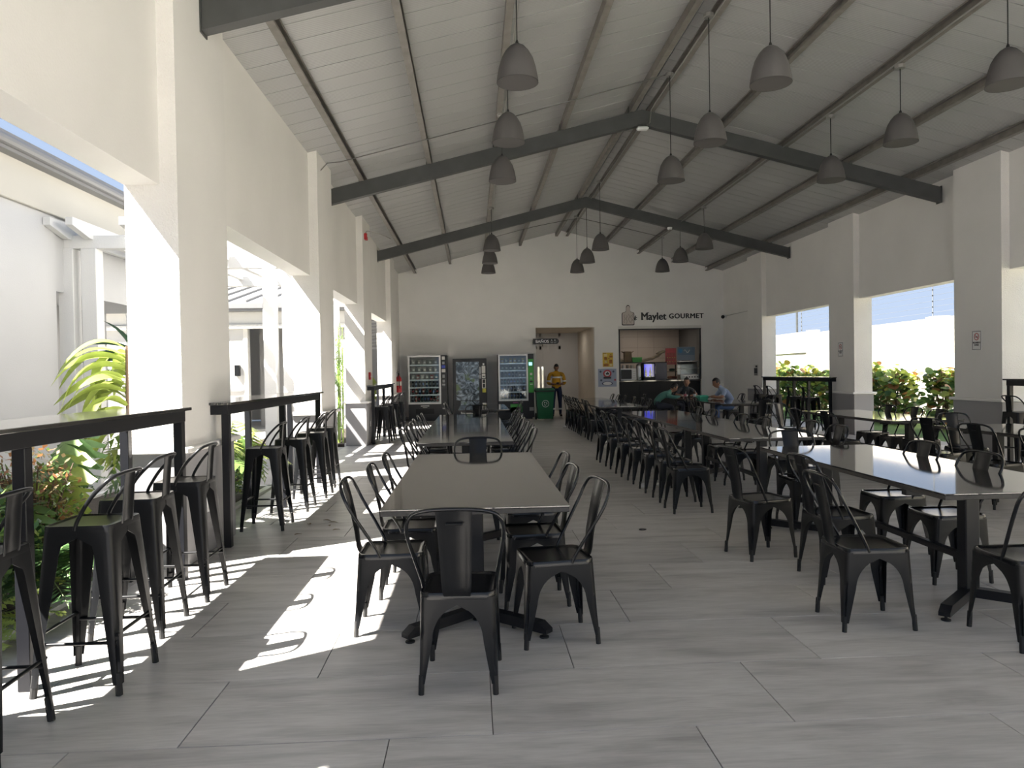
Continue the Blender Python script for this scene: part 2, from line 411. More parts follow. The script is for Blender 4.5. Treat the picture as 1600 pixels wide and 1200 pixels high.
# kitchen room behind the counter opening
M_kwall = mat('beige_kitchen_tile', (.40, .34, .285), .45)
m = MB(); KY = 27.0
m.b2((KX0 - .3, KY, 0), (KX1 + .3, KY + .15, 3.1)); m.b2((KX0 - .45, BY + .2, 0), (KX0 - .3, KY + .15, 3.1)); m.b2((KX1 + .3, BY + .2, 0), (KX1 + .45, KY + .15, 3.1)); m.b2((KX0 - .45, BY + .2, 3.1), (KX1 + .45, KY + .15, 3.2))
kw = struct(m.build('wall_kitchen', M_grout))
tm = MB(); tm.box((0, -.006, 0), (.595, .012, .395), None, .002); tme = tm.mesh('wall_tile', M_kwall)
for i in range(6):
    for j in range(8): ob('wall_tile', tme, kw, (KX0 - .3 + .3 + i * .6 - .05, KY, .2 + .4 * j - .1))

kl = bpy.data.lights.new('kitchen_fill_light', 'AREA'); kl.shape = 'RECTANGLE'; kl.size = 1.2; kl.size_y = .3; kl.energy = 5; kl.color = (1, .9, .78)  # unseen area light added to brighten the kitchen
ko = bpy.data.objects.new('kitchen_fill_light', kl); C.objects.link(ko); ko.location = (6.1, 25.4, 3.05)
kc = bpy.data.lights.new('corridor_fill_light', 'AREA'); kc.shape = 'RECTANGLE'; kc.size = 1.0; kc.size_y = .3; kc.energy = 1.6; kc.color = (1, .93, .84)  # another unseen fill, added because the corridor came out dark
ko = bpy.data.objects.new('corridor_fill_light', kc); C.objects.link(ko); ko.location = (3.0, 25.6, 2.86)

# roof: skin, one object per sheet, purlins, rafters
m = MB()
for s in (-1, 1):
    xe = RX + s * 5.66
    m.prism([(RX, RZ + .05), (xe, zr(xe) + .05), (xe, zr(xe) + .09), (RX, RZ + .09)], -.6, BY + .25)
ceiling = struct(m.build('ceiling', M_rafter))
PW = .345
pm = {}
for s in (-1, 1):
    p = MB(); xe = RX + s * 5.66; g = .006
    p.prism([(RX + s * .004, RZ), (xe, zr(xe)), (xe, zr(xe) + .045), (RX + s * .004, RZ + .045)], g, PW - g); pm[s] = p.mesh('roof_sheet', M_roof)
yy = 7.482 - PW * 23
while yy < BY - .02:
    for s in (-1, 1): ob('roof_sheet', pm[s], ceiling, (0, yy, random.uniform(-.001, .001)))
    yy += PW
PUR = []
for s in (-1, 1):
    for offx in (.17, 1.35, 2.48, 3.6, 4.72):
        x = RX + s * offx; h, wd, t, lp = .133, .08, .005, .022
        prof = [(0, 0), (wd, 0), (wd, lp), (wd - t, lp), (wd - t, t), (t, t), (t, h - t), (wd - t, h - t), (wd - t, h - lp), (wd, h - lp), (wd, h), (0, h)]
        # open side of the channel towards the ridge, web on the eave side
        zb = zr(x) - h - .004
        poly = [(x + (-s) * (a - wd / 2), zb + b) for a, b in prof]
        q = MB(); q.prism(poly, -.55, BY - .001); q.build('purlin', M_purlin, ceiling); PUR.append((x, zb, s))
for yr, xl in ((.18, -2.2), (6.24, -2.2), (12.3, -2.33), (18.36, -2.33)):
    q = MB(); d, gp = .25, .137; xr = 8.16
    q.prism([(xl, zr(xl) - gp - d), (RX, RZ - gp - d), (xr, zr(xr) - gp - d), (xr, zr(xr) - gp), (RX, RZ - gp), (xl, zr(xl) - gp)], yr - .06, yr + .06)
    rf = q.build('rafter', M_rafter, ceiling)
    c = MB()
    for x, zb, s in PUR:
        c.b2((x + s * .045, yr - .05, zb - .005), (x + s * .051, yr + .05, zb + .10))
    c.build('purlin_cleat', M_rafter, rf)
    c = MB()
    for xx, sg in ((xl, 1), (xr, -1)): c.b2((xx, yr - .075, zr(xx) - gp - d - .02), (xx + sg * .012, yr + .075, zr(xx) - gp + .02))
    c.build('end_plate', M_rafter, rf)

# ------------------------------------------------------------------ outside: ground, buildings, pergola, boundary wall
m = MB(); m.b2((-16, -14, -.35), (-2.6, 40, -.06)); struct(m.build('ground_left', M_pave))
m = MB(); m.b2((8.46, -14, -.35), (16, 48, -.06)); struct(m.build('ground_right', M_lawn))
m = MB(); m.b2((-2.6, -20, -.35), (8.46, -4.0, -.05)); struct(m.build('ground_front', M_pavel))  # unseen ground, made paler to bounce sunlight into the hall
m = MB(); m.b2((8.46, -4, -.06), (8.95, 24, -.01)); struct(m.build('path_right', M_pave))
m = MB(); m.b2((-4.6, -3, -.07), (-2.62, 9.6, .0)); m.b2((-4.9, 15.4, -.07), (-2.62, 24, .0)); struct(m.build('garden_bed', M_soil))
m = MB(); m.b2((-2.68, -3, -.07), (-2.6, 10.6, .03)); m.b2((-2.68, 15.2, -.07), (-2.6, 24, .03)); m.b2((-4.68, -3, -.07), (-4.6, 9.6, .03)); m.b2((-4.68, 9.52, -.07), (-2.6, 9.6, .03)); struct(m.build('garden_kerb', M_ext))
# white building along the left
M_fascia = mat('grey_roof_fascia', (.165, .165, .165), .5)
WX = -5.5
m = MB(); CYc = 9.98; PE = 13.5
m.b2((-10, -6, -.1), (WX, CYc, 4.14)); m.b2((-10, CYc, 2.62), (WX - .02, PE, 4.14)); m.b2((-6.9, CYc + 1.5, -.1), (-6.6, PE, 2.62)); m.b2((-10, PE - .3, 2.62), (-6.9, PE, 4.14))
wb = tag(m.build('long_building', mat('pale_grey_render', (.42, .425, .43), .8, bump=.2, bscale=60, var=.03, vscale=.8)), 'long white building with grey fascia and dark porch beyond the garden on the left', 'building')
m = MB(); m.b2((WX - .1, -6, 3.60), (WX + .06, PE, 4.14), .01); m.build('cornice_band', mat('cream_render', (.42, .405, .36), .8, bump=.15, bscale=60), wb)
m = MB(); m.b2((-6.62, CYc + 1.5, -.1), (-6.58, PE, 2.62)); m.build('porch_wall', mat('porch_grey_paint', (.30, .30, .30), .8), wb)  # porch wall has its own darker grey
m = MB(); m.prism([(-12, 6.1), (WX + .16, 4.16), (WX + .16, 4.28), (-12, 6.2)], -6.2, PE + .1); m.b2((WX + .02, -6.2, 4.10), (WX + .2, PE + .1, 4.31)); m.build('roof', M_fascia, wb)
m = MB(); m.tube([(WX + .22, -6.2, 4.20), (WX + .22, PE + .1, 4.20)], .06, 10); m.build('gutter', M_fascia, wb)
t = thing('wall_lamp', 'black box wall lamp on the dark porch wall behind the sunlit pillar', 'lamp', (-6.58, 12.62, 1.87))
m = MB(); m.box((.06, 0, 0), (.11, .14, .30), None, .008); m.build('housing', M_black, t); m = MB(); m.box((.06, 0, -.152), (.07, .09, .006)); m.build('lens', M_offwhite, t)

# sunlit building closing the view across the courtyard
FY = 20.0
m = MB(); m.b2((-16, FY, -.1), (-6.08, FY + .3, 3.45)); m.b2((-5.0, FY, -.1), (-2.9, FY + .3, 3.45)); m.b2((-6.08, FY, 2.33 + .66), (-5.0, FY + .3, 3.45)); m.b2((-16, FY + 5, 0), (-2.9, FY + 5.2, 7.6))
m.b2((-6.9, FY + .3, -.1), (-2.9, FY + 2.2, 0)); m.b2((-6.2, FY + 1.6, 0), (-4.4, FY + 1.7, 3.4))
fb = tag(m.build('courtyard_building', mat('facade_paint', (.42, .415, .40), .8, bump=.2, bscale=60)), 'sunlit white building with a low metal roof across the courtyard seen past the first pillar', 'building')
m = MB(); m.b2((-16, FY - .14, 2.74), (-2.9, FY, 2.86), .01); m.b2((-16, FY - .08, 2.86), (-2.9, FY, 3.2), .01); m.build('cornice_band', M_extband, fb)
m = MB(); m.b2((-16, FY - .3, 3.2), (-2.9, FY, 3.27)); m.b2((-16, FY - .34, 3.27), (-2.9, FY - .26, 3.40)); m.build('fascia', M_fascia, fb)
m = MB(); m.prism([(FY - .3, 3.38), (FY + 5, 4.55), (FY + 5, 4.6), (FY - .3, 3.43)], -16, -2.9, 'x')
rf = m.build('roof', mat('pale_metal_roof', (.30, .30, .295), .4), fb)
sm = MB(); sm.prism([(FY - .3, 3.43), (FY + 5, 4.6), (FY + 5, 4.66), (FY - .3, 3.49)], -.025, .025, 'x'); sme = sm.mesh('roof_seam', M_fascia)
for i in range(26): ob('roof_seam', sme, rf, (-15.5 + i * .5, 0, 0))
m = MB(); m.b2((-6.16, FY - .03, -.1), (-6.05, FY + .05, 3.02)); m.b2((-5.03, FY - .03, -.1), (-4.92, FY + .05, 3.02)); m.b2((-6.2, FY - .03, 2.98), (-4.9, FY + .05, 3.1)); m.build('doorway_trim', M_extband, fb)
m = MB(); m.b2((-16, FY - .05, 1.06), (-6.16, FY, 1.12)); m.build('wainscot_rail', M_fascia, fb)
t = thing('facade_lamp', 'small black wall lamp on the sunlit facade across the courtyard', 'lamp', (-6.16, FY, 1.62))
t.location.x = -6.32
m = MB(); m.box((0, -.06, 0), (.13, .11, .30), None, .008); m.build('housing', M_black, t); m = MB(); m.box((0, -.06, .152), (.09, .07, .006)); m.build('lens', M_offwhite, t)

# white pergola over the walkway between the buildings
pg = thing('pergola', 'white timber pergola with twin posts and rafters over the garden walk on the left', 'pergola', (-4.2, 13, 0))
def pbox(name, lo, hi, ch=.006):
    m = MB(); m.b2([a - b for a, b in zip(lo, (-4.2, 13, 0))], [a - b for a, b in zip(hi, (-4.2, 13, 0))], ch); return m.build(name, M_ext, pg)
for px, py in ((-5.495, 10.3), (-5.19, 10.3), (-3.31, 12.2), (-3.0, 12.2), (-6.6, 14.6)): pbox('post', (px - .10, py - .10, -.06), (px + .10, py + .10, 3.22))
for py, x1 in ((10.3, -3.95), (12.2, -2.78), (14.6, -3.6)): pbox('beam', (-5.72 if py < 14 else -6.8, py - .08, 3.22), (x1, py + .08, 3.40))
for px in (-5.45, -5.17, -4.5, -3.98, -3.15):
    ys = -3.29 if px < -4 else -1.35
    m = MB(); m.prism([(ys, .20), (ys, .10), (ys + .43, .0), (2.2, 0), (2.6, .10), (2.6, .20)], -.045, .045, 'x'); m.build('pergola_rafter', M_ext, pg, loc=(px + 4.2, 0, 3.34))

# louvred white screen outside the third bay
lv = thing("louvre_screen", "white louvred screen high outside the last left opening", "louvre", (-3.02, 21.6, 0))
m = MB(); m.b2((-.5, -.04, 2.2), (-.44, .04, 3.2)); m.b2((.44, -.04, 2.2), (.5, .04, 3.2)); m.b2((-.5, -.04, 3.14), (.5, .04, 3.2)); m.b2((-.5, -.04, 2.2), (.5, .04, 2.26)); m.build('frame', M_ext, lv)
sm = MB(); sm.box((0, 0, 0), (.88, .075, .014), Matrix.Rotation(R(-35), 3, 'X')); sme = sm.mesh('slat', M_ext)
for i in range(9): ob('slat', sme, lv, (0, 0, 2.33 + i * .095))
m = MB(); m.b2((-.5, -.03, -.06), (-.44, .03, 2.2)); m.b2((.44, -.03, -.06), (.5, .03, 2.2)); m.build('leg', M_ext, lv)

# cream boundary wall with an electric fence on the right
BX = 12.0
M_bound = mat('cream_boundary_wall', (.55, .50, .43), .85, bump=.25, bscale=25, var=.06, vscale=.6)
m = MB(); m.b2((BX, -10, -.1), (BX + .2, 25.2, 2.68)); m.b2((BX, 25.2, -.1), (BX + .2, 44, 2.36)); m.b2((BX - .06, 25.0, -.1), (BX + .2, 25.5, 2.78))
for y in (18.3, 11.5, 5.0): m.b2((BX - .08, y - .28, -.1), (BX + .22, y + .28, 2.72))
bw = tag(m.build('boundary_wall', M_bound), 'long cream boundary wall behind the hedge on the right', 'wall')
m = MB(); m.b2((BX - .05, 25.6, 2.0), (BX, 28.6, 2.75)); m.build('wall_panel', mat('grey_render', (.36, .34, .33), .8), bw)
ef = thing('electric_fence', 'electric fence with thin wires and insulated poles along the boundary wall top', 'fence', (BX + .1, 18, 2.70))
for y in (26.2, 18.55, 8.4, -.5):
    m = MB(); m.tube([(0, 0, 0), (0, 0, .95)], .014, 6)
    po = m.build('pole', M_wire, ef, loc=(0, y - 18, 0))
    for i in range(6): m = MB(); m.lathe([(.012, 0), (.022, .008), (.012, .016), (.022, .024), (.012, .032)], 8, (0, 0, .12 + i * .15)); m.build('insulator', M_black, po)
m = MB(); m.b2((-.03, 26.55 - 18, 0), (.03, 26.61 - 18, 1.0)); m.build('corner_post', M_rafter, ef)
for i in range(6):
    m = MB(); m.tube([(0, -20, .135 + i * .15), (0, 26 - 18, .135 + i * .15 + .01), (0, 22, .135 + i * .15)], .0035, 4); m.build('wire', M_wire, ef)

# ------------------------------------------------------------------ chairs, stools, tables
def lerp(a, b, t): return a + (b - a) * t
def sheet_leg(sx, sy, hx0, hy0, hx1, hy1, cy0, zt, zb, wfun, groove):
    """pressed sheet-metal leg: an L-shaped skin round the corner, wide at the top, narrow at the foot"""
    m = MB(); zs = []
    z = zt; n = 15
    top, arch = zt, zt - .05
    zs = [zt, zt - .035] + [arch - (arch - zb) * (i / n) ** 1.25 for i in range(1, n + 1)]
    rows = []
    for z in zs:
        t = (zt - z) / (zt - 0)
        cx = sx * lerp(hx0, hx1, t); cy = cy0 + sy * lerp(hy0, hy1, t)
        wx, wy = wfun(z, lerp(hx0, hx1, t), lerp(hy0, hy1, t)); r = min(.026, wx * .6)
        g = groove[0] < z < groove[1]
        k1, k2 = (.10, .62) if g else (.075, .293)
        pts = [(-wx, 0), (-lerp(wx, r, .5), 0), (-r, 0), (-r * .617, -r * k1), (-r * k2, -r * k2), (-r * k1, -r * .617), (0, -r), (0, -lerp(wy, r, .5)), (0, -wy)]
        rows.append([(cx + sx * a, cy + sy * b, z) for a, b in pts])
    k = len(rows[0]); vs = [p for row in rows for p in row]; fs = []
    for i in range(len(rows) - 1):
        for j in range(k - 1): fs.append((i * k + j, i * k + j + 1, (i + 1) * k + j + 1, (i + 1) * k + j))
    m.add(vs, fs); return m, rows[-1]
def arch_w(zt, drop, z1, wa, wb, zb):
    def f(z, hx, hy):
        z0 = zt - drop
        if z >= z0: return hx, hy
        if z > z1:
            t = (z0 - z) / (z0 - z1); q = math.sqrt(max(0, 1 - (1 - t) ** 2)); return hx + (wa - hx) * q, hy + (wa - hy) * q
        w_ = lerp(wa, wb, (z1 - z) / (z1 - zb)); return w_, w_
    return f
def rounded_rect(hx, hy, r, n=5):
    pts = []
    for cx, cy, a0 in ((hx - r, hy - r, 0), (-hx + r, hy - r, 90), (-hx + r, -hy + r, 180), (hx - r, -hy + r, 270)):
        for i in range(n + 1):
            a = R(a0 + 90 * i / n); pts.append((cx + r * math.cos(a), cy + r * math.sin(a)))
    return pts
def seat_pan(hx, hy, r, z, skirt=.03, dish=.007):
    m = MB(); rings = []
    for f, dz in ((1.0, -skirt), (1.0, -.008), (.985, 0), (.93, 0), (.89, -dish), (.80, -dish - .001)):
        rings.append([(x * f, y * f, z + dz) for x, y in rounded_rect(hx, hy, r)])
    k = len(rings[0]); vs = [p for q in rings for p in q]; fs = []
    for i in range(len(rings) - 1):
        for j in range(k): fs.append((i * k + j, i * k + (j + 1) % k, (i + 1) * k + (j + 1) % k, (i + 1) * k + j))
    fs.append(tuple((len(rings) - 1) * k + j for j in range(k))); fs.append(tuple(range(k))[::-1])
    m.add(vs, fs); return m
def splat(path, w0, w1, th=.004):
    """sheet back: path of (y, z); width from w0 to w1, with a pressed panel"""
    m = MB(); vs = []; n = len(path)
    for i, (y, z) in enumerate(path):
        t = i / (n - 1); w_ = lerp(w0, w1, t) / 2; inn = .0035 if 0 < i < n - 1 else 0
        vs += [(-w_, y, z), (-w_ * .72, y, z), (-w_ * .66, y + inn, z), (w_ * .66, y + inn, z), (w_ * .72, y, z), (w_, y, z)]
    fs = []
    for i in range(n - 1):
        for j in range(5): fs.append((i * 6 + j, i * 6 + j + 1, (i + 1) * 6 + j + 1, (i + 1) * 6 + j))
    m.add(vs, fs); return m
def smooth_path(pts, n=5):
    pts = [Vector(p) for p in pts]; out = []
    for i in range(len(pts) - 1):
        p0 = pts[max(0, i - 1)]; p1 = pts[i]; p2 = pts[i + 1]; p3 = pts[min(len(pts) - 1, i + 2)]
        for k in range(n):
            t = k / n
            out.append(.5 * ((2 * p1) + (-p0 + p2) * t + (2 * p0 - 5 * p1 + 4 * p2 - p3) * t * t + (-p0 + 3 * p1 - 3 * p2 + p3) * t ** 3))
    out.append(pts[-1]); return out

def make_chair():
    t = thing('cafe_chair', 'x', 'chair')
    seat_pan(.172, .18, .05, .45).build('seat', M_blackseat, t, 40)
    wf = arch_w(.43, .045, .24, .058, .027, .05)
    for sx in (-1, 1):
        for sy in (-1, 1):
            hy1 = .205
            m, low = sheet_leg(sx, sy, .168, .176, .178, hy1, 0, .43, .05, wf, (.075, .27))
            lg = m.build('leg', M_black, t, 50, .002)
            f = MB(); bx, by = sx * .166, sy * .192
            f.tube([(bx - sx * .001, by - sy * .002, .085), (bx, by, .03), (bx + sx * .001, by + sy * .002, .0)], [.0125, .0135, .013], 8); f.build('foot_cap', M_rubber, lg, 40)
    half = [(.166, -.055, .43), (.17, -.075, .475), (.19, -.135, .58), (.212, -.205, .70), (.212, -.238, .77), (.185, -.258, .817), (.13, -.268, .836), (.06, -.272, .842), (0, -.273, .843)]
    full = half + [(-x, y, z) for x, y, z in half[-2::-1]]
    m = MB(); m.tube(smooth_path(full, 4), .0092, 8); m.build('back_frame', M_blackseat, t, 60)
    pth = [(-.178, .432), (-.192, .45), (-.199, .48), (-.208, .56), (-.225, .65), (-.243, .73), (-.262, .80), (-.272, .84)]
    m = splat(pth, .118, .166); bp = m.build('backrest', M_black, t, 50, .003)
    m = MB(); m.box((0, -.2615, .775), (.075, .006, .010), Matrix.Rotation(R(14), 3, 'X'), .002); m.build('pressed_slot', M_black, bp)
    return t
def make_stool():
    t = thing('bar_stool', 'x', 'stool')
    seat_pan(.155, .155, .035, .765, .03, .004).build('seat', M_black, t, 40)
    def wf(z, hx, hy):
        if z >= .70: return hx, hy
        if z > .66: q = (.70 - z) / .04; q = math.sqrt(max(0, 1 - (1 - q) ** 2)); return hx + (.085 - hx) * q, hy + (.085 - hy) * q
        w_ = lerp(.085, .034, (.66 - z) / .61); return w_, w_
    for sx in (-1, 1):
        for sy in (-1, 1):
            m, low = sheet_leg(sx, sy, .152, .152, .205, .205, 0, .745, .05, wf, (.07, .30))
            lg = m.build('leg', M_black, t, 50, .002)
            f = MB(); f.tube([(sx * .182, sy * .182, .10), (sx * .189, sy * .189, .0)], .016, 8); f.build('foot_cap', M_rubber, lg, 40)
    for z, a, b in ((.27, (-1, -1), (1, -1)), (.27, (-1, 1), (1, 1)), (.235, (-1, -1), (-1, 1)), (.235, (1, -1), (1, 1))):
        h = .178; m = MB(); m.tube([(a[0] * h, a[1] * h, z), (b[0] * h, b[1] * h, z)], .0085, 8); m.build('footrest', M_black, t, 60)
    half = [(.150, .01, .745), (.153, -.005, .79), (.16, -.06, .88), (.163, -.12, .945), (.14, -.158, .982), (.08, -.172, .992), (0, -.175, .994)]
    full = half + [(-x, y, z) for x, y, z in half[-2::-1]]
    m = MB(); m.tube(smooth_path(full, 4), .0095, 8); m.build('back_frame', M_black, t, 60)
    pth = [(-.152, .735), (-.158, .77), (-.163, .84), (-.169, .92), (-.173, .96), (-.175, .992)]
    splat(pth, .115, .105).build('backrest', M_black, t, 50, .003)
    return t
chair0 = make_chair(); stool0 = make_stool(); used = {'c': False, 's': False}
LABELS.clear()
def put(kind, x, y, rz, label, group):
    src = chair0 if kind == 'c' else stool0
    if not used[kind]:
        used[kind] = True; src.location = (x, y, 0); src.rotation_euler = (0, 0, R(rz)); src['label'] = label; src['group'] = group; LABELS.setdefault(label, []).append(group); return src
    return dup(src, (x, y, 0), R(rz), label, group)

tbl0 = None; tbl_n = 0
def make_table(cx, ya, yb, label, group, W=1.0, ped_dx=0.0, inset=.40, top=.725):
    t = thing('dining_table', label, 'table', (cx, (ya + yb) / 2, 0), 0, group)
    Ln = yb - ya; th = .036; h = Ln / 2
    m = MB(); m.box((0, 0, top - .004), (W, Ln, .008), None, .002); tp = m.build('tabletop', M_granite, t)
    m = MB(); m.box((0, 0, top - .008 - (th - .008) / 2), (W - .006, Ln - .006, th - .008), None, .003); m.build('edge_band', M_edge, tp)
    m = MB()
    for sx in (-1, 1): m.b2((sx * .22 - .02 + ped_dx, -h + .15, top - th - .03), (sx * .22 + .02 + ped_dx, h - .15, top - th))
    for sy in (-1, 1): m.b2((-.40 + ped_dx, sy * (h - inset) - .025, top - th - .035), (.40 + ped_dx, sy * (h - inset) + .025, top - th))
    m.build('under_frame', M_blackbar, t)
    for sy in (-1, 1):
        py = sy * (h - inset)
        m = MB(); m.box((ped_dx, py, (top - th) / 2 + .02), (.088, .088, top - th - .06), None, .006); po = m.build('post', M_blackbar, t)
        for sx in (-1, 1):
            ex, ey = ped_dx + sx * .40, py + sy * .36
            a = math.atan2(ey - py, ex - ped_dx); ln = math.hypot(ex - ped_dx, ey - py)
            m = MB(); rot = Matrix.Rotation(a, 3, 'Z')
            prof = [(0, .03), (ln - .02, .03), (ln - .02, .052), (ln - .07, .085), (0, .085)]
            b = MB(); b.prism(prof, -.03, .03); m.add([rot @ Vector(v) + Vector((ped_dx, py, 0)) for v in b.v], b.f)
            ar = m.build('foot_arm', M_blackbar, t)
            m = MB(); fx, fy = ped_dx + (ex - ped_dx) * .9, py + (ey - py) * .9
            m.lathe([(.026, 0), (.026, .008), (.008, .014), (.008, .034)], 10, (fx, fy, 0)); m.build('levelling_pad', M_rubber, ar, 40)
        m = MB(); m.lathe([(.026, 0), (.026, .008), (.008, .014), (.008, .034)], 10, (ped_dx, py, 0)); m.build('levelling_pad', M_rubber, po, 40)
    m = MB(); m.box((ped_dx, 0, .26), (.04, Ln - 2 * inset, .04)); m.build('stretcher', M_blackbar, t)
    return t
G = 'long granite dining tables'
make_table(0.0, 3.82, 6.45, 'long black granite table nearest the camera, centre left, with eight chairs', G)
make_table(-.09, 7.5, 10.1, 'second black granite table in the left row, behind the nearest table', G)
make_table(-.09, 10.12, 12.7, 'third black granite table in the left row, butted to the second one', G)
make_table(.20, 14.2, 16.6, 'farthest black granite table in the left row, before the vending machines', G)
make_table(3.08, 3.86, 6.46, 'large glossy table at front right reflecting the bright boundary wall', G, ped_dx=-.09)
make_table(3.10, 7.3, 10.0, 'second glossy table of the middle right row, behind the large front one', G)
make_table(3.10, 10.02, 12.7, 'third glossy table of the middle right row, butted to the second one', G)
make_table(3.0, 14.45, 17.1, 'dark table with tightly packed chairs in front of the food counter', G)
make_table(3.0, 17.12, 19.7, 'dark table behind the tightly packed one, nearest the food counter', G)
make_table(5.65, 14.7, 17.35, 'dark table where the three seated people eat', G)
make_table(5.65, 17.37, 18.95, 'dark table behind the three seated people, close to the counter corner', G)
make_table(5.92, 9.2, 11.85, 'dark table by the right pillar with empty chairs, seen over the glossy tables', G)
make_table(5.98, 5.75, 8.4, 'dark table at the right picture edge in front of the right pillar', G)

def chairs(group, items):
    for x, y, rz, lab in items: put('c', x, y, rz + random.uniform(-2, 2), lab, group)
def row(group, x, ys, rz, what, far='from the camera'):
    o = ['first', 'second', 'third', 'fourth', 'fifth', 'sixth', 'seventh', 'eighth']
    chairs(group, [(x + random.uniform(-.015, .015), y, rz, f'black metal chair {what}, {o[i]} {far}') for i, y in enumerate(ys)])
g = 'chairs round the nearest table'
chairs(g, [(-.075, 3.43, -4, 'black metal chair at the near end of the nearest table, back to the camera'),
    (-.47, 4.17, -90, 'black metal chair at the sunlit left of the nearest table, first from the camera'),
    (-.42, 4.82, -89, 'black metal chair at the left of the nearest table, second from the camera'),
    (-.40, 5.46, -91, 'black metal chair at the left of the nearest table, third from the camera'),
    (.42, 3.92, 97, 'black metal chair at the right of the nearest table, first from the camera'),
    (.36, 4.56, 92, 'black metal chair at the right of the nearest table, second from the camera'),
    (.40, 5.26, 90, 'black metal chair at the right of the nearest table, third from the camera'),
    (0.03, 6.42, 180, 'black metal chair at the far end of the nearest table, facing the camera')])
g = 'chairs round the second and third left tables'
row(g, -.52, [7.85, 8.45, 9.05, 9.7, 10.5, 11.1], -90, 'left of the second left table pair')
row(g, .40, [7.75, 8.3, 8.9, 9.5, 10.15, 10.8, 11.5], 90, 'right of the second left table pair')
g = 'chairs round the farthest left table'
chairs(g, [(.06, 13.95, 0, 'black metal chair at the near end of the farthest left table, before the vending machines'),
    (-.32, 14.6, -84, 'black metal chair at the left of the farthest left table, first from the camera'),
    (-.32, 15.3, -90, 'black metal chair at the left of the farthest left table, second from the camera'),
    (.72, 14.7, 90, 'black metal chair at the right of the farthest left table, first from the camera'),
    (.74, 15.35, 90, 'black metal chair at the right of the farthest left table, second from the camera')])
g = 'chairs round the front right table'
chairs(g, [(2.18, 3.975, -90, 'black metal chair at front right, pulled out left of the large glossy table'),
    (2.47, 4.84, -88, 'black metal chair pushed under the left of the large glossy table, middle one'),
    (2.19, 5.49, -76, 'black metal chair turned slightly askew by the far left of the large glossy table'),
    (3.18, 4.75, 92, 'black metal chair pushed in right of the large glossy table, nearest the picture edge'),
    (3.25, 5.5, 90, 'black metal chair pushed in at the right of the large glossy table, middle one'),
    (3.0, 6.50, 180, 'black metal chair at the far end of the large glossy table, facing the camera'),
    (2.86, 3.64, 0, 'black metal chair cut off by the right picture edge at the large table')])
g = 'chairs round the second and third middle tables'
row(g, 2.18, [7.3, 7.93, 8.56, 9.25, 9.9, 10.7, 11.5], -90, 'left of the second middle table pair')
row(g, 3.48, [7.25, 7.92], 90, 'pulled back right of the second middle table')
row(g, 3.28, [8.65, 9.35, 10.6, 11.3], 90, 'pushed in right of the second middle table pair')
g = 'chairs round the tables by the counter'
row(g, 2.60, [14.98, 15.58, 16.36, 17.05, 17.65, 18.25, 18.9], -90, 'in the packed row left of the counter tables')
row(g, 3.42, [15.0, 15.7, 16.5, 17.5, 18.3, 19.0], 90, 'in the row right of the counter tables')
g = 'chairs round the tables of the seated people'
chairs(g, [(5.62, 14.15, 0, 'black metal chair at the near end of the seated people\'s table'),
    (4.98, 15.3, -90, 'empty black metal chair left of the seated people\'s table, first from the camera'),
    (5.0, 16.0, -90, 'empty black metal chair left of the seated people\'s table, second from the camera'),
    (4.60, 18.2, -90, 'black metal chair under the person in the teal top'),
    (5.66, 19.4, 180, 'black metal chair under the person in the dark polo'),
    (6.26, 17.35, 90, 'black metal chair under the person in the light blue shirt'),
    (6.3, 15.7, 96, 'empty black metal chair right of the seated people\'s table, between person and bar')])
g = 'chairs round the table by the right pillar'
chairs(g, [(5.0, 9.65, -82, 'black metal chair left of the table by the right pillar, first from the camera'),
    (4.95, 10.4, -90, 'black metal chair left of the table by the right pillar, second from the camera'),
    (5.3, 11.9, -150, 'black metal chair at the far left corner of the table by the right pillar'),
    (6.05, 9.55, 90, 'black metal chair right of the table by the right pillar, first from the camera'),
    (6.08, 10.15, 90, 'black metal chair right of the table by the right pillar, second from the camera'),
    (6.08, 10.8, 90, 'black metal chair right of the table by the right pillar, third from the camera')])
g = 'chairs round the table at the right edge'
chairs(g, [(5.35, 8.05, -72, 'black metal chair left of the right-edge table, farthest of three'),
    (5.28, 7.1, -80, 'black metal chair left of the right-edge table, middle of three'),
    (5.35, 6.35, -88, 'black metal chair left of the right-edge table, nearest of three'),
    (5.95, 8.5, 180, 'black metal chair at the far end of the right-edge table, facing the camera')])

def make_bar(cx, sgn, ya, yb, label):
    """sgn -1: the bar stands along the left wall, customers on its right"""
    t = thing('bar_table', label, 'bar table', (cx, (ya + yb) / 2, 0), 0, 'bar tables between the pillars'); L = (yb - ya) / 2
    wd = .5
    m = MB(); m.box((0, 0, 1.213), (wd, 2 * L, .022), None, .003); m.build('bar_top', M_bartop, t)
    m = MB()
    for sx in (-1, 1): m.b2((sx * (wd / 2 - .065) - .03, -L + .03, 1.122), (sx * (wd / 2 - .065) + .03, L - .03, 1.202), .003)
    for y in (-L + .06, -L / 3, L / 3, L - .06): m.b2((-wd / 2 + .09, y - .03, 1.122), (wd / 2 - .09, y + .03, 1.202))
    m.build('top_frame', M_blackbar, t)
    for sx in (-1, 1):
        for y in (-L + .07, -.0, L - .07):
            m = MB(); m.box((sx * (wd / 2 - .065), y, .561), (.06, .06, 1.122), None, .003); m.build('leg', M_blackbar, t)
    return t
make_bar(-2.27, -1, 1.6, 5.34, 'black bar table by the garden at the left picture edge, before the first pillar')
make_bar(-2.27, -1, 6.18, 9.95, 'black bar table between the first and second left pillars')
make_bar(-2.27, -1, 15.2, 18.95, 'black bar table in the far left corner beside the vending machines')
make_bar(8.13, 1, 6.7, 10.45, 'black bar table cut off by the right picture edge')
make_bar(8.13, 1, 15.75, 19.55, 'black bar table before the hedge on the far right')
g = 'bar stools'
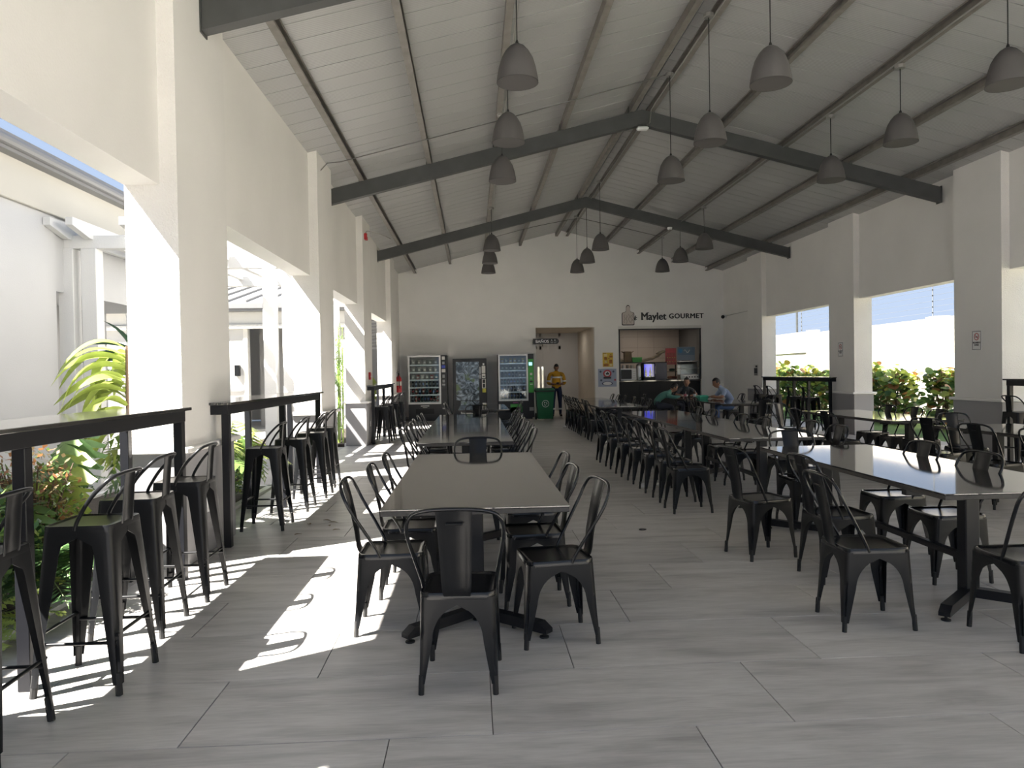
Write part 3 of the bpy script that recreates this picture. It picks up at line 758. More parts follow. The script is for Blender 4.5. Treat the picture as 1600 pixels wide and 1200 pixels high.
for x, y, rz, lab in [(-1.98, 2.95, 92, 'black bar stool at the left picture edge, partly cut off'),
    (-1.815, 3.56, 90, 'large black bar stool in the left foreground, nearest whole one'),
    (-1.93, 4.27, 92, 'black bar stool behind the nearest whole one, left foreground'),
    (-1.91, 4.91, 91, 'black bar stool beside the first left pillar'),
    (-1.98, 7.04, 90, 'black bar stool at the second left bar, first from the camera'),
    (-1.96, 7.97, 90, 'black bar stool at the second left bar, second from the camera'),
    (-1.93, 8.80, 90, 'black bar stool at the second left bar, third from the camera'),
    (-1.98, 9.60, 90, 'black bar stool at the second left bar, fourth from the camera'),
    (-1.96, 15.62, 90, 'black bar stool at the far left bar, first from the camera'),
    (-1.95, 16.4, 90, 'black bar stool at the far left bar, second from the camera'),
    (-1.93, 17.4, 90, 'black bar stool at the far left bar, third from the camera'),
    (-1.9, 18.3, 90, 'black bar stool at the far left bar, fourth from the camera'),
    (7.72, 16.3, -90, 'black bar stool at the far right bar, first from the camera'),
    (7.72, 17.1, -90, 'black bar stool at the far right bar, second from the camera'),
    (7.70, 18.3, -90, 'black bar stool at the far right bar, third from the camera'),
    (7.70, 19.1, -90, 'black bar stool at the far right bar, fourth from the camera'),
    (7.72, 9.9, -90, 'black bar stool at the right-edge bar, farther of the two'),
    (7.72, 9.1, -90, 'black bar stool at the right-edge bar, nearer of the two')]:
    put('s', x, y, rz, lab, g)

# ------------------------------------------------------------------ pendant lamps, conduits, ceiling devices
def pendant(x, y, label):
    zt = zr(x) - .14; zb = 4.24
    t = thing('pendant_lamp', label, 'lamp', (x, y, 0), 0, 'pendant lamps')
    pr = [(.005, zb + .372), (.035, zb + .37), (.075, zb + .345), (.115, zb + .30), (.152, zb + .235), (.178, zb + .15), (.195, zb + .06), (.203, zb)]
    inner = [(.197, zb), (.189, zb + .06), (.172, zb + .15), (.146, zb + .23), (.110, zb + .29), (.07, zb + .33), (.0, zb + .345)]
    m = MB(); m.lathe(pr, 28); m.mi = 1; m.lathe([pr[-1]] + inner, 28); sh = m.build('shade', [M_lamp, M_lampin], t, 60)
    m = MB(); m.tube([(0, 0, zb + .37), (0, 0, zt - .03)], .006, 6); m.build('cord', M_cord, t)
    m = MB(); m.lathe([(.016, zb + .37), (.016, zb + .39), (.009, zb + .41)], 10); m.build('cord_grip', M_cord, sh, 40)
    m = MB(); m.lathe([(.06, zt - .05), (.065, zt - .045), (.065, zt - .005), (.05, zt + .0)], 8); m.build('junction_box', M_galv, t, 30)
    m = MB(); m.sphere((0, 0, zb + .16), .045, 12, 8); m.lathe([(.028, zb + .19), (.028, zb + .30), (.0, zb + .31)], 10); m.build('bulb', M_bulb, sh, 60)
LY = [7.08, 8.92, 10.7, 16.7, 18.65, 20.45]
o6 = ['first', 'second', 'third', 'fourth', 'fifth', 'sixth']
for x, nm in ((.48, 'left'), (2.985, 'middle ridge'), (5.42, 'right')):
    for i, y in enumerate(LY): pendant(x, y, f'grey dome pendant lamp of the {nm} row, {o6[i]} from the camera')
def conduit(name, path, label, r=.011):
    m = MB(); m.tube(path, r, 7); return tag(m.build(name, M_galv if r > .010 else M_cond, None, 60), label, 'conduit')
zc = lambda x, d=.155: zr(x) - d
conduit('conduit', [(.53, -.5, zc(.53)), (.53, 21, zc(.53))], 'thin metal conduit running along the purlin of the left lamp row')
conduit('conduit', [(3.05, -.5, 5.80), (3.05, 12.1, 5.80), (3.05, 12.2, 5.62), (3.05, 12.5, 5.62), (3.05, 12.6, 5.80), (3.05, 21, 5.80)], 'thin metal conduit along the ridge purlin of the middle lamp row')
conduit('conduit', [(5.36, -.5, zc(5.36)), (5.36, 21, zc(5.36))], 'thin metal conduit running along the purlin of the right lamp row')
conduit('conduit', [(-2.30, 10.95, 4.36), (-2.27, 10.95, 4.40), (-2.1, 10.95, zc(-1.9) - .03), (-1.9, 10.95, zc(-1.9) - .01), (.48, 10.9, zc(.48) - .01), (2.95, 10.75, zc(2.95))], 'thin conduit crossing the left roof slope from pillar to ridge', .008)
conduit('conduit', smooth_path([(3.05, 20.4, 5.76), (4.2, 20.4, zc(4.2) - .01), (5.4, 20.4, zc(5.4))], 4), 'conduit crossing the right roof slope near the back wall', .008)
conduit('conduit', smooth_path([(3.05, 20.4, 5.76), (1.8, 20.4, zc(1.8) - .02), (.5, 20.4, zc(.5) - .02)], 4), 'conduit crossing the left roof slope near the back wall', .008)
t = thing('ridge_sensor', 'white oval sensor hanging under the ridge at the second rafter', 'sensor', (2.93, 12.22, 5.555))
m = MB(); m.box((0, 0, -.03), (.20, .12, .06), None, .025); m.build('cover', M_white, t, 40); m = MB(); m.lathe([(.09, .004), (.09, .025), (.05, .045)], 12); m.build('mount', M_rafter, t, 40)
t = thing('smoke_detector', 'small white round detector under the third rafter on the right', 'sensor', (5.05, 18.30, zr(5.05) - .39))
m = MB(); m.lathe([(.0, -.06), (.05, -.055), (.065, -.02), (.065, 0)], 14); m.build('cover', M_white, t, 50); m = MB(); m.lathe([(.03, -.062), (.03, -.058)], 10); m.build('vent_ring', M_dark, t)
t = thing('alarm_strobe', 'red fire alarm strobe with a wire at the top of the third left pillar', 'alarm', (-2.2, 15.3, 4.31))
m = MB(); m.box((.03, 0, 0), (.06, .16, .13), None, .01); m.build('housing', M_red, t, 40); m = MB(); m.box((.065, 0, .02), (.012, .08, .04), None, .004); m.build('lens', M_white, t)
m = MB(); m.tube(smooth_path([(.02, 0, .06), (.06, .1, .14), (.3, .4, .12), (.45, .8, .10)], 4), .008, 6); m.build('wire', M_galv, t)
t = thing('alarm_pull', 'small red fire alarm pull station on the third left pillar', 'alarm', (-2.2, 15.55, 1.42))
m = MB(); m.box((.02, 0, 0), (.04, .12, .16), None, .008); m.build('housing', M_red, t, 40); m = MB(); m.box((.045, 0, -.01), (.012, .07, .03), None, .004); m.build('handle', M_white, t)
t = thing('fire_extinguisher', 'red fire extinguisher hung in the far left corner by the vending machines', 'extinguisher', (-2.18, 21.5, .92))
m = MB(); m.lathe([(.0, 0), (.075, .004), (.085, .03), (.085, .38), (.07, .44), (.03, .48), (.03, .50)], 18); m.build('cylinder', M_red, t, 50)
m = MB(); m.lathe([(.0865, .20), (.0865, .32)], 18); m.build('label_band', M_offwhite, t, 50)
m = MB(); m.lathe([(.025, .5), (.025, .56)], 10); m.b2((-.02, -.10, .56), (.02, .05, .58)); m.b2((-.015, -.12, .60), (.015, .04, .615)); m.build('valve', M_black, t, 40)
m = MB(); m.tube(smooth_path([(0, -.02, .55), (.0, -.10, .50), (.03, -.12, .30), (.04, -.11, .12)], 4), .012, 7); m.build('hose', M_rubber, t, 60)
m = MB(); m.b2((-.16, -.03, .15), (-.08, .03, .45)); m.build('bracket', M_black, t)
def outlet(loc, rz, label):
    t = thing('power_outlet', label, 'outlet', loc, rz)
    m = MB(); m.box((.006, 0, 0), (.012, .075, .12), None, .004); m.build('plate', M_white, t); m = MB(); m.b2((.011, -.012, .01), (.0135, .012, .04)); m.b2((.011, -.012, -.04), (.0135, .012, -.01)); m.build('socket', M_offwhite, t)
outlet((-2.18, 15.45, .42), 0, 'white power outlet low on the third left pillar plinth')
outlet((-2.18, 6.05, .40), 0, 'white power outlet low on the first left pillar plinth behind a stool')
outlet((8.042, 11.25, .44), PI, 'white power outlet low on the right pillar plinth')
t = thing('security_camera', 'small black security camera in the far right corner above the counter', 'camera', (8.18, 23.1, 3.13))
m = MB(); m.tube([(0, 0, 0), (-.08, -.02, 0)], .02, 8); m.box((-.01, 0, 0), (.02, .1, .1), None, .004); m.build('bracket', M_white, t); m = MB(); m.sphere((-.12, -.04, 0), .06, 12, 8); m.build('dome', M_black, t, 60)
m = MB(); m.tube([(8.165, 23.0, 3.16), (8.165, 20.97, 3.16)], .008, 6); tag(m.build('conduit', M_galv, None, 60), 'thin horizontal conduit on the right wall from camera to pillar', 'conduit')

# ------------------------------------------------------------------ no-smoking signs, small signs
def nosmoke(y, label):
    t = thing('no_smoking_sign', label, 'sign', (8.06, y, 1.83), -PI / 2, 'no smoking signs'); W, H = .215, .315
    # local: the plate faces -Y of the local frame (towards the hall)
    m = MB(); m.box((0, -.004, 0), (W, .008, H), None, .002); m.build('plate', M_white, t)
    m = MB(); b = .007
    for s in (-1, 1): m.b2((s * (W / 2 - .012) - b / 2, -.0092, -H / 2 + .01), (s * (W / 2 - .012) + b / 2, -.0082, H / 2 - .01)); m.b2((-W / 2 + .01, -.0092, s * (H / 2 - .013) - b / 2), (W / 2 - .01, -.0082, s * (H / 2 - .013) + b / 2))
    m.build('border', M_letter, t)
    m = MB(); ring = [(.058, -.0095), (.058, -.0085), (.047, -.0085), (.047, -.0095)]
    vs = [];
    mm = MB(); mm.lathe([(.058, -.001), (.058, .0), (.046, .0), (.046, -.001)], 32, (0, 0, 0), 'y', True); mm.v = [(x, y - .0085, z + .06) for x, y, z in mm.v]
    mm.build('red_ring', M_red, t)
    m = MB(); m.box((0, -.0095, .06), (.098, .0012, .011), Matrix.Rotation(R(45), 3, 'Y')); m.build('red_slash', M_red, t)
    m = MB(); m.box((-.004, -.0088, .055), (.062, .001, .011)); m.box((.030, -.0088, .055), (.006, .001, .011)); m.tube([(.030, -.0088, .066), (.036, -.0088, .074), (.028, -.0088, .082), (.034, -.0088, .09)], .002, 5); m.build('cigarette', M_letter, t)
    text_mesh('lettering', 'PROHIBIDO\nFUMAR', .038, M_letter, t, (0, -.0085, -.048), ext=.0008, bold=.0012, align='CENTER', sx=.85)
nosmoke(11.24, 'no smoking sign on the near right pillar'); nosmoke(15.56, 'no smoking sign on the far right pillar')
t = thing('wall_plaque', 'small dark printed plaque on the last right pillar', 'sign', (8.06, 20.35, 1.40), -PI / 2)
m = MB(); m.box((0, -.006, 0), (.28, .012, .32), None, .003); m.build('plate', M_offwhite, t)
m = MB(); m.b2((-.12, -.014, -.10), (.12, -.0125, .06)); m.b2((-.12, -.014, -.145), (.12, -.0125, -.12)); m.b2((-.02, -.014, .08), (.12, -.0125, .135)); m.build('print', M_dark, t)

# ------------------------------------------------------------------ blade sign to the toilets, shop sign
t = thing('toilet_sign', 'black rounded sign reading BAÑOS beside the corridor opening', 'sign', (1.93, 23.2, 2.43))
H = .175; W = .83; pts = [(0, -H / 2)] + [(W - H / 2 + H / 2 * math.sin(R(a)), -H / 2 * math.cos(R(a))) for a in range(0, 181, 15)] + [(0, H / 2)]
m = MB(); m.prism(pts, -.02, .02); m.build('plate', M_letter, t)
m = MB(); m.b2((0, .02, -.05), (.08, .2, .05)); m.build('bracket', M_letter, t)
M_signw = mat('white_vinyl', (.85, .85, .85), .5)
text_mesh('lettering', 'BAÑOS', .13, M_signw, t, (.08, -.021, -.045), ext=.001, bold=.003)
m = MB()
for cx in (.60, .70):
    m.lathe([(.018, 0), (.018, .002), (.012, .002), (.012, 0)], 14, (0, 0, 0), 'y', True)
    n0 = len(m.v) - 56; m.v[n0:] = [(x + cx, y - .0205, z + .045) for x, y, z in m.v[n0:]]
    sg = 1 if cx < .65 else -1
    out = [(cx - .022, .02), (cx - .028 - (.0 if sg > 0 else .01), -.05), (cx + .028 + (0 if sg > 0 else .01), -.05), (cx + .022, .02)]
    for i in range(4): a, b = out[i], out[(i + 1) % 4]; m.tube([(a[0], -.0215, a[1]), (b[0], -.0215, b[1])], .004, 5)
m.build('pictogram', M_signw, t)
SG = thing('shop_sign', 'black raised lettering Maylet GOURMET above the food counter', 'sign', (0, BY, 0))
tm = text_mesh('lettering', 'Maylet', .335, M_letter, SG, (5.47, -.002, 3.09), ext=.012, bold=.011, sx=.93)
m = MB()
for x0, x1, z in ((5.475, 5.545, 3.09), (5.655, 5.735, 3.09), (5.475, 5.53, 3.31), (5.68, 5.735, 3.31)): m.b2((x0, -.014, z), (x1, .0, z + .018))
m.build('serif', M_letter, SG)
text_mesh('lettering', 'GOURMET', .225, M_letter, SG, (6.39, -.002, 3.125), ext=.012, bold=.007, sx=1.02, spacing=1.08)
t = thing('board_emblem', 'pale wood cutting board emblem with dark outline left of the lettering', 'emblem', (5.05, BY, 2.915))
def board(sc, o=0):
    b = [(-.205, .03), (-.18, 0), (.18, 0), (.205, .03), (.205, .36), (.19, .41), (.09, .44), (.07, .47), (.065, .60), (.03, .66), (-.03, .66), (-.065, .60), (-.07, .47), (-.09, .44), (-.19, .41), (-.205, .36)]
    return [(x * sc, .33 + (z - .33) * sc) for x, z in b]
m = MB(); m.prism(board(1.0), -.02, .0); m.build('outline', M_letter, t)
M_bwood = mat('pale_grey_wood_print', (.52, .46, .42), .6)
m = MB(); m.prism(board(.91), -.026, -.018); m.build('face', M_bwood, t)
m = MB()
for cx, z0 in ((-.12, .08), (-.05, .05), (.03, .10), (.10, .06), (.15, .14)):
    m.tube([(cx + .02 * math.sin(k * 1.7 + cx * 30), -.026, z0 + k * .045) for k in range(7)], .005, 5)
m.lathe([(.02, -.03), (.02, -.024)], 12, (0, 0, 0), 'y'); n0 = len(m.v) - 24; m.v[n0:] = [(x, y, z + .6) for x, y, z in m.v[n0:]]
m.build('grain_line', mat('grey_brown_line', (.10, .085, .08), .6), t)
m = MB()
for a in (60, 15, -40, -75):
    ca, sa = math.cos(R(a)), math.sin(R(a)); m.prism([(.21, .24), (.21 + .05 * ca - .018 * sa, .24 + .05 * sa + .018 * ca), (.21 + .10 * ca, .24 + .10 * sa), (.21 + .05 * ca + .018 * sa, .24 + .05 * sa - .018 * ca)], -.02, 0)
m.build('herb_leaf', M_letter, t)

# posters between the openings
t = thing('food_poster', 'small yellow food poster on the wall between the two openings', 'poster', (4.37, BY, 1.815))
m = MB(); m.b2((-.17, -.006, -.23), (.17, 0, .23)); m.build('sheet', mat('yellow_print', (.62, .42, .05), .6), t)
for nm, cl, rects in (('brown_print', (.36, .13, .02), [(-.14, -.21, .02, -.13), (.04, -.12, .14, .0), (-.12, .0, -.02, .08), (.05, .07, .15, .13)]), ('cream_print', (.72, .60, .30), [(-.13, .10, -.02, .19), (-.1, -.1, -.02, -.03), (.06, -.2, .14, -.14)]), ('dark_print', (.09, .03, .01), [(-.15, .2, -.06, .215), (.02, .02, .05, .06), (-.05, -.07, -.02, -.04), (.07, .15, .12, .17), (-.10, .05, -.07, .085), (-.13, -.18, -.05, -.165), (.09, -.05, .12, -.02)])):
    m = MB()
    for x0, z0, x1, z1 in rects: m.b2((x0, -.0075, z0), (x1, -.006, z1))
    m.build(nm, mat(nm, cl, .6), t)
t = thing('club_poster', 'pale blue poster with a red and black ring emblem beside the counter', 'poster', (4.345, BY, 1.23))
m = MB(); m.b2((-.30, -.006, -.29), (.30, 0, .29)); m.build('sheet', mat('pale_blue_print', (.33, .37, .48), .6), t)
def flatring(r0, r1, cx, cz, y, sx=1.0):
    mm = MB(); mm.lathe([(r1, -.001), (r1, .0), (r0, .0), (r0, -.001)], 28, (0, 0, 0), 'y', True); mm.v = [(x * sx + cx, yy + y, z + cz) for x, yy, z in mm.v]; return mm
m = flatring(.08, .125, 0, .135, -.007, 1.1); m.build('red_ring', M_red, t)
m = MB(); m.v = []; q = flatring(.0, .078, 0, .135, -.007, 1.1); q.build('ring_centre', M_paperw, t)
m = MB(); m.b2((-.05, -.009, .10), (.06, -.008, .16)); m.b2((-.01, -.009, .16), (.03, -.008, .19)); m.b2((-.125, -.009, -.03), (.125, -.008, .035)); m.build('dark_emblem', M_letter, t)
q = flatring(.125, .155, .0, -.185, -.007, 1.15); q.v = [(x, y, -.185 + (z + .185) * .42) for x, y, z in q.v]; q.build('plate_rim', mat('navy_print', (.04, .04, .10), .6), t)
q = flatring(0, .125, .0, -.185, -.007, 1.15); q.v = [(x, y, -.185 + (z + .185) * .42) for x, y, z in q.v]; q.build('plate_face', M_paperw, t)
m = MB()
for x, z in ((-.22, .20), (.20, .20), (-.2, -.08)): m.sphere((x, -.007, z), .035, 8, 5, (1, .05, 1))
m.build('dark_berry', mat('slate_print', (.05, .06, .10), .6), t)
m = MB(); m.sphere((.25, -.007, -.07), .032, 8, 5, (1, .05, 1)); m.build('red_berry', M_red, t)

# ------------------------------------------------------------------ vending machines, bin
SHELF = ['top', 'second', 'third', 'fourth', 'fifth', 'bottom']; NTH = ['first', 'second', 'third', 'fourth', 'fifth', 'sixth', 'seventh', 'eighth', 'ninth']
def product_row(x0, x1, n, z, y, kinds, group, lb, shelf):
    for i in range(n):
        x = x0 + (x1 - x0) * (i + .5) / n; k = random.choice(kinds)
        o = ob(PROD[k][0], PROD[k][1], None, (x, y + random.uniform(-.01, .01), z), (0, 0, random.uniform(-.1, .1)))
        tag(o, f'{lb[PROD[k][2]]}, {SHELF[shelf]} shelf, {NTH[i]} from left', PROD[k][2], group + ', ' + PROD[k][2] + 's')
PROD = {}
def mkprod():
    def bottle(c1, c2, nm):
        m = MB(); m.lathe([(.028, 0), (.031, .01), (.031, .075)], 10); m.mi = 1; m.lathe([(.0312, .075), (.0312, .125)], 10); m.mi = 0; m.lathe([(.031, .125), (.028, .15), (.013, .185), (.012, .195)], 10); m.mi = 2; m.lathe([(.0145, .195), (.0145, .215), (0, .216)], 10)
        PROD[nm] = ('bottle', m.mesh('bottle', [mat(nm + '_drink', c1, .2), mat(nm + '_wrap', c2, .5), M_white], 50), 'bottle')
    for i, (a, b) in enumerate((((.02, .012, .01), (.35, .02, .02)), ((.03, .06, .16), (.25, .35, .5)), ((.03, .12, .05), (.5, .5, .2)), ((.10, .13, .16), (.12, .2, .5)), ((.02, .03, .04), (.15, .16, .2)), ((.3, .08, .06), (.55, .5, .45)), ((.02, .06, .07), (.05, .22, .25)))): bottle(a, b, f'drink{i}')
    def bag(c, nm):
        m = MB(); rows = []
        for i in range(7):
            t = i / 6; th = .028 * math.sin(PI * min(1, max(0, t))) ** .5 + .002; wd = .048 + .004 * math.cos(2 * PI * t)
            rows.append([(-wd, 0, t * .155), (-wd * .5, -th, t * .155), (wd * .5, -th, t * .155), (wd, 0, t * .155), (wd * .5, th, t * .155), (-wd * .5, th, t * .155)])
        vs = [p for r in rows for p in r]; fs = [tuple(range(6))[::-1], tuple(36 + k for k in range(6))]
        for i in range(6):
            for k in range(6): fs.append((i * 6 + k, i * 6 + (k + 1) % 6, (i + 1) * 6 + (k + 1) % 6, (i + 1) * 6 + k))
        m.add(vs, fs); m.mi = 1; m.b2((-.03, -.0335, .05), (.03, -.030, .10))
        PROD[nm] = ('snack_bag', m.mesh('snack_bag', [mat(nm + '_foil', c, .4), M_offwhite], 50), 'snack')
    for i, c in enumerate(((.34, .31, .29), (.30, .27, .25), (.38, .36, .34), (.06, .18, .22), (.36, .12, .12), (.42, .33, .12), (.10, .13, .08), (.18, .2, .16))): bag(c, f'snack{i}')
mkprod()
def vending(x0, x1, zt, xg, wb, label, panel_mat, rows, grp, lb):
    cx = (x0 + x1) / 2; yf = 22.5; t = thing('vending_machine', label, 'vending machine', (cx, yf, 0)); W = (x1 - x0) / 2
    def L(x): return x - cx
    m = MB(); e = .035
    m.b2((-W, .75, .05), (W, .83, zt)); m.b2((-W, .02, .05), (-W + e, .75, zt)); m.b2((L(xg), .02, .05), (W, .75, zt)); m.b2((-W + e, .02, zt - e), (L(xg), .75, zt)); m.b2((-W + e, .02, .05), (L(xg), .75, wb)); m.b2((-W + .05, .08, 0), (W - .05, .75, .05))
    m.build('cabinet', M_dark, t)
    m = MB(); f = .05
    m.b2((-W, -.02, wb), (-W + f, .02, zt)); m.b2((L(xg) - f, -.02, wb), (L(xg), .02, zt)); m.b2((-W + f, -.02, zt - f), (L(xg) - f, .02, zt)); m.b2((-W + f, -.02, wb), (L(xg) - f, .02, wb + f))
    dr = m.build('door_frame', M_white, t)
    m = MB(); m.b2((-W + f, -.002, wb + f), (L(xg) - f, .004, zt - f)); m.build('pane', M_glass, dr)
    m = MB(); m.b2((-W + e, .70, wb), (L(xg), .74, zt - e)); m.build('back_liner', mat('grey_liner', (.20, .20, .20), .6), t)
    nz = len(rows); pitch = (zt - wb - .12) / nz
    for i, (n, kinds) in enumerate(rows):
        z = zt - .06 - pitch * (i + 1)
        m = MB(); m.b2((-W + e, .08, z - .012), (L(xg) - .01, .68, z)); m.b2((-W + e, .07, z - .03), (L(xg) - .01, .08, z + .01)); m.build('shelf', M_steel, t)
        product_row(x0 + .07, xg - .07, n, z + .001, yf + .16, kinds, grp, lb, i)
    m = MB(); m.b2((L(xg), -.02, .10), (W, .02, zt)); pn = m.build('control_panel', panel_mat, t)
    m = MB(); m.b2((-W, -.02, .08), (L(xg), .02, wb)); lp = m.build('lower_panel', M_dark, t)
    m = MB(); m.b2((-W + .22, -.028, .22), (L(xg) - .22, -.018, .38)); m.build('delivery_flap', M_black, lp)
    return t, pn, lp, L, W
B_ = [f'drink{i}' for i in range(7)]
vt, pn, lp, L, W = vending(-1.99, -.80, 2.02, -.99, .52, 'white-framed snack and drink vending machine at left, next to the extinguisher', M_dark, [(5, ['snack0', 'snack1', 'snack2']), (5, ['snack0', 'snack1', 'snack2']), (6, ['snack0', 'snack2', 'snack3', 'snack4']), (8, B_[:5]), (8, B_), (9, B_)], 'goods in the left vending machine', {'bottle': 'drink bottle in the left vending machine', 'snack': 'pale snack bag in the left vending machine'})
def decals(parent, L, items):
    for nm, x0, x1, z0, z1, mt in items:
        m = MB(); m.b2((L(x0), -.028, z0), (L(x1), -.0195, z1)); m.build(nm, mt, parent)
M_blue = mat('blue_sticker', (.05, .08, .45), .5); M_grey = mat('grey_sticker', (.30, .31, .31), .5)
decals(pn, L, [('sticker', -.95, -.86, 1.88, 1.98, M_offwhite), ('sticker', -.94, -.87, 1.74, 1.82, M_grey), ('sticker', -.96, -.85, 1.62, 1.71, M_blue), ('sticker', -.96, -.85, 1.49, 1.59, M_offwhite), ('keypad', -.94, -.87, 1.32, 1.42, M_grey), ('coin_slot', -.94, -.87, 1.18, 1.26, M_grey), ('card_reader', -.95, -.86, 1.05, 1.14, M_grey), ('sticker', -.95, -.86, 1.055, 1.085, M_offwhite), ('coin_return', -.95, -.84, .36, .40, M_grey)])
decals(lp, L, [('badge', -1.62, -1.36, .45, .48, M_offwhite), ('badge', -1.56, -1.42, .41, .425, M_offwhite)])
vt, pn, lp, L, W = vending(.78, 1.88, 2.02, 1.70, .57, 'vending machine with a bright green side panel, next to the green bin', M_dark, [(6, ['snack6', 'snack7', 'snack5']), (6, ['snack6', 'snack7']), (7, ['snack6', 'drink4', 'drink3']), (8, ['drink3', 'drink4', 'drink6']), (8, ['drink3', 'drink4']), (8, ['drink3', 'drink1', 'drink4'])], 'goods in the green vending machine', {'bottle': 'drink bottle in the green-panelled vending machine', 'snack': 'dark snack bag in the green-panelled vending machine'})
decals(pn, L, [('green_panel', 1.71, 1.87, .82, 1.86, M_greenp)])
decals(pn, lambda x: L(x), [])
for nm, x0, x1, z0, z1, mt in [('screen', 1.73, 1.83, 1.66, 1.76, mat('lit_blue_screen', (.25, .5, .8), .3, emit=.5)), ('keypad', 1.76, 1.83, 1.36, 1.43, M_offwhite), ('coin_slot', 1.76, 1.82, 1.23, 1.29, M_grey), ('card_reader', 1.75, 1.84, 1.14, 1.19, M_dark), ('sticker', 1.76, 1.84, 1.07, 1.09, M_paperw), ('coin_return', 1.73, 1.86, .26, .37, M_grey)]:
    m = MB(); m.b2((L(x0), -.034, z0), (L(x1), -.0275, z1)); m.build(nm, mt, pn)
decals(lp, L, [('green_label', 1.14, 1.5, .22, .47, M_greenp), ('badge', 1.22, 1.38, .50, .53, mat('magenta_label', (.25, .03, .2), .5))])
text_mesh('lettering', 'SNACK', .15, M_signw, lp, (L(1.15), -.0285, .07), ext=.001, bold=.001, align='LEFT', sx=.8)
# middle machine, outdoor leaf reflection painted into the colour of its glass
cx = -.10; t = thing('vending_machine', 'black vending machine with a blue-grey leafy glass front, between the two others', 'vending machine', (cx, 22.5, 0))
m = MB(); m.b2((-.52, 0, .05), (.52, .83, 1.90), .01); m.b2((-.48, .06, 0), (.48, .78, .05)); m.build('cabinet', M_dark, t)
m = MB(); m.b2((-.52, -.05, .10), (.52, -.0005, 1.90), .006); dr = m.build('door_frame', M_dark, t)
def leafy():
    m = bpy.data.materials.new('leafy_reflection'); m.use_nodes = True; tt = m.node_tree; b = tt.nodes['Principled BSDF']; N = tt.nodes.new; Lk = tt.links.new
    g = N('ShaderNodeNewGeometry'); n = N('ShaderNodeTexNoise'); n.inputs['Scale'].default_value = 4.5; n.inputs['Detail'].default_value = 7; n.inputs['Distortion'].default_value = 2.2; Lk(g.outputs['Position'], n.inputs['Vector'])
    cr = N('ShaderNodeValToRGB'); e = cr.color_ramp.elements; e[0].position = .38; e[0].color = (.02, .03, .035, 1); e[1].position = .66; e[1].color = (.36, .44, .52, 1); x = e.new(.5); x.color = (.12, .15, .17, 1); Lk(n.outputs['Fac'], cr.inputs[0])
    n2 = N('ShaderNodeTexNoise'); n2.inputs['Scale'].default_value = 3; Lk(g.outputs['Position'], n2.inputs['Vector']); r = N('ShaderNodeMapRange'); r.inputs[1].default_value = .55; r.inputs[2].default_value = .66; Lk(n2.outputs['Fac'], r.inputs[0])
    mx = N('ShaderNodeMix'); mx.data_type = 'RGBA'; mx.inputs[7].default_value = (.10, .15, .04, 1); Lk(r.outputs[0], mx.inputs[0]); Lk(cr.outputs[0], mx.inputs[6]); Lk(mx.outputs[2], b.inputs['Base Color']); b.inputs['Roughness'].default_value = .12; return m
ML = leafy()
m = MB(); m.b2((-.42, -.056, .62), (.28, -.049, 1.80)); m.build('reflection_painted_glass', ML, dr)
m = MB(); m.b2((-.29, -.056, .34), (.28, -.049, .60)); m.build('reflection_painted_strip', ML, dr)
m = MB(); m.b2((-.29, -.058, .20), (.15, -.049, .24)); m.b2((-.29, -.058, .24), (-.26, -.049, .32)); m.b2((.12, -.058, .24), (.15, -.049, .32)); m.build('flap_trim', M_offwhite, dr)
decals(dr, lambda x: x, [])
for nm, x0, x1, z0, z1, mt in [('notice', .37, .48, 1.45, 1.67, M_offwhite), ('notice', .29, .35, 1.42, 1.64, M_grey), ('notice', .29, .35, 1.28, 1.40, M_grey), ('card_reader', .37, .48, 1.29, 1.43, M_offwhite), ('notice', .37, .49, .98, 1.27, M_offwhite), ('yellow_notice', .38, .49, .85, .97, mat('yellow_sticker', (.5, .45, .05), .5)), ('notice', .40, .45, 1.69, 1.75, M_paperw), ('coin_return', .38, .50, .48, .53, M_offwhite)]:
    m = MB(); m.b2((x0, -.060, z0), (x1, -.050, z1)); m.build(nm, mt, dr)
for x0, x1, z0, z1 in ((.39, .46, 1.33, 1.36), (.39, .47, 1.14, 1.25), (.395, .465, 1.00, 1.12)):
    m = MB(); m.b2((x0, -.062, z0), (x1, -.0605, z1)); m.build('printed_block', M_dark, dr)
# wheeled bin
t = thing('wheeled_bin', 'dark green wheeled bin with a white ring emblem beside the vending machines', 'bin', (2.15, 21.95, 0))
def loft(m, secs):
    vs = []; fs = []
    for (x, y0_, y1_, z) in secs: vs += [(-x, y0_, z), (x, y0_, z), (x, y1_, z), (-x, y1_, z)]
    for i in range(len(secs) - 1):
        for k in range(4): fs.append((i * 4 + k, i * 4 + (k + 1) % 4, (i + 1) * 4 + (k + 1) % 4, (i + 1) * 4 + k))
    fs.append((3, 2, 1, 0)); n = len(vs) - 4; fs.append((n, n + 1, n + 2, n + 3)); m.add(vs, fs)
m = MB(); loft(m, [(.215, -.22, .22, .04), (.225, -.24, .24, .2), (.255, -.29, .28, .80), (.262, -.30, .29, .86)]); m.build('body', M_green, t)
m = MB(); loft(m, [(.285, -.325, .31, .855), (.285, -.325, .31, .90)]); m.build('rim', M_rubber, t)
m = MB(); loft(m, [(.285, -.33, .30, .90), (.28, -.33, .33, .925), (.25, -.26, .30, .965)]); m.build('lid', M_green, t)
for s in (-1, 1):
    m = MB(); m.lathe([(.0, -.025), (.09, -.025), (.10, -.015), (.10, .015), (.09, .025), (0, .025)], 18, (0, 0, 0), 'x'); m.build('wheel', M_rubber, t, 40, loc=(s * .25, .22, .10))
m = MB(); m.tube([(-.2, .34, .93), (.2, .34, .93)], .015, 8); m.b2((-.2, .28, .91), (-.17, .35, .95)); m.b2((.17, .28, .91), (.2, .35, .95)); m.build('handle', M_green, t)
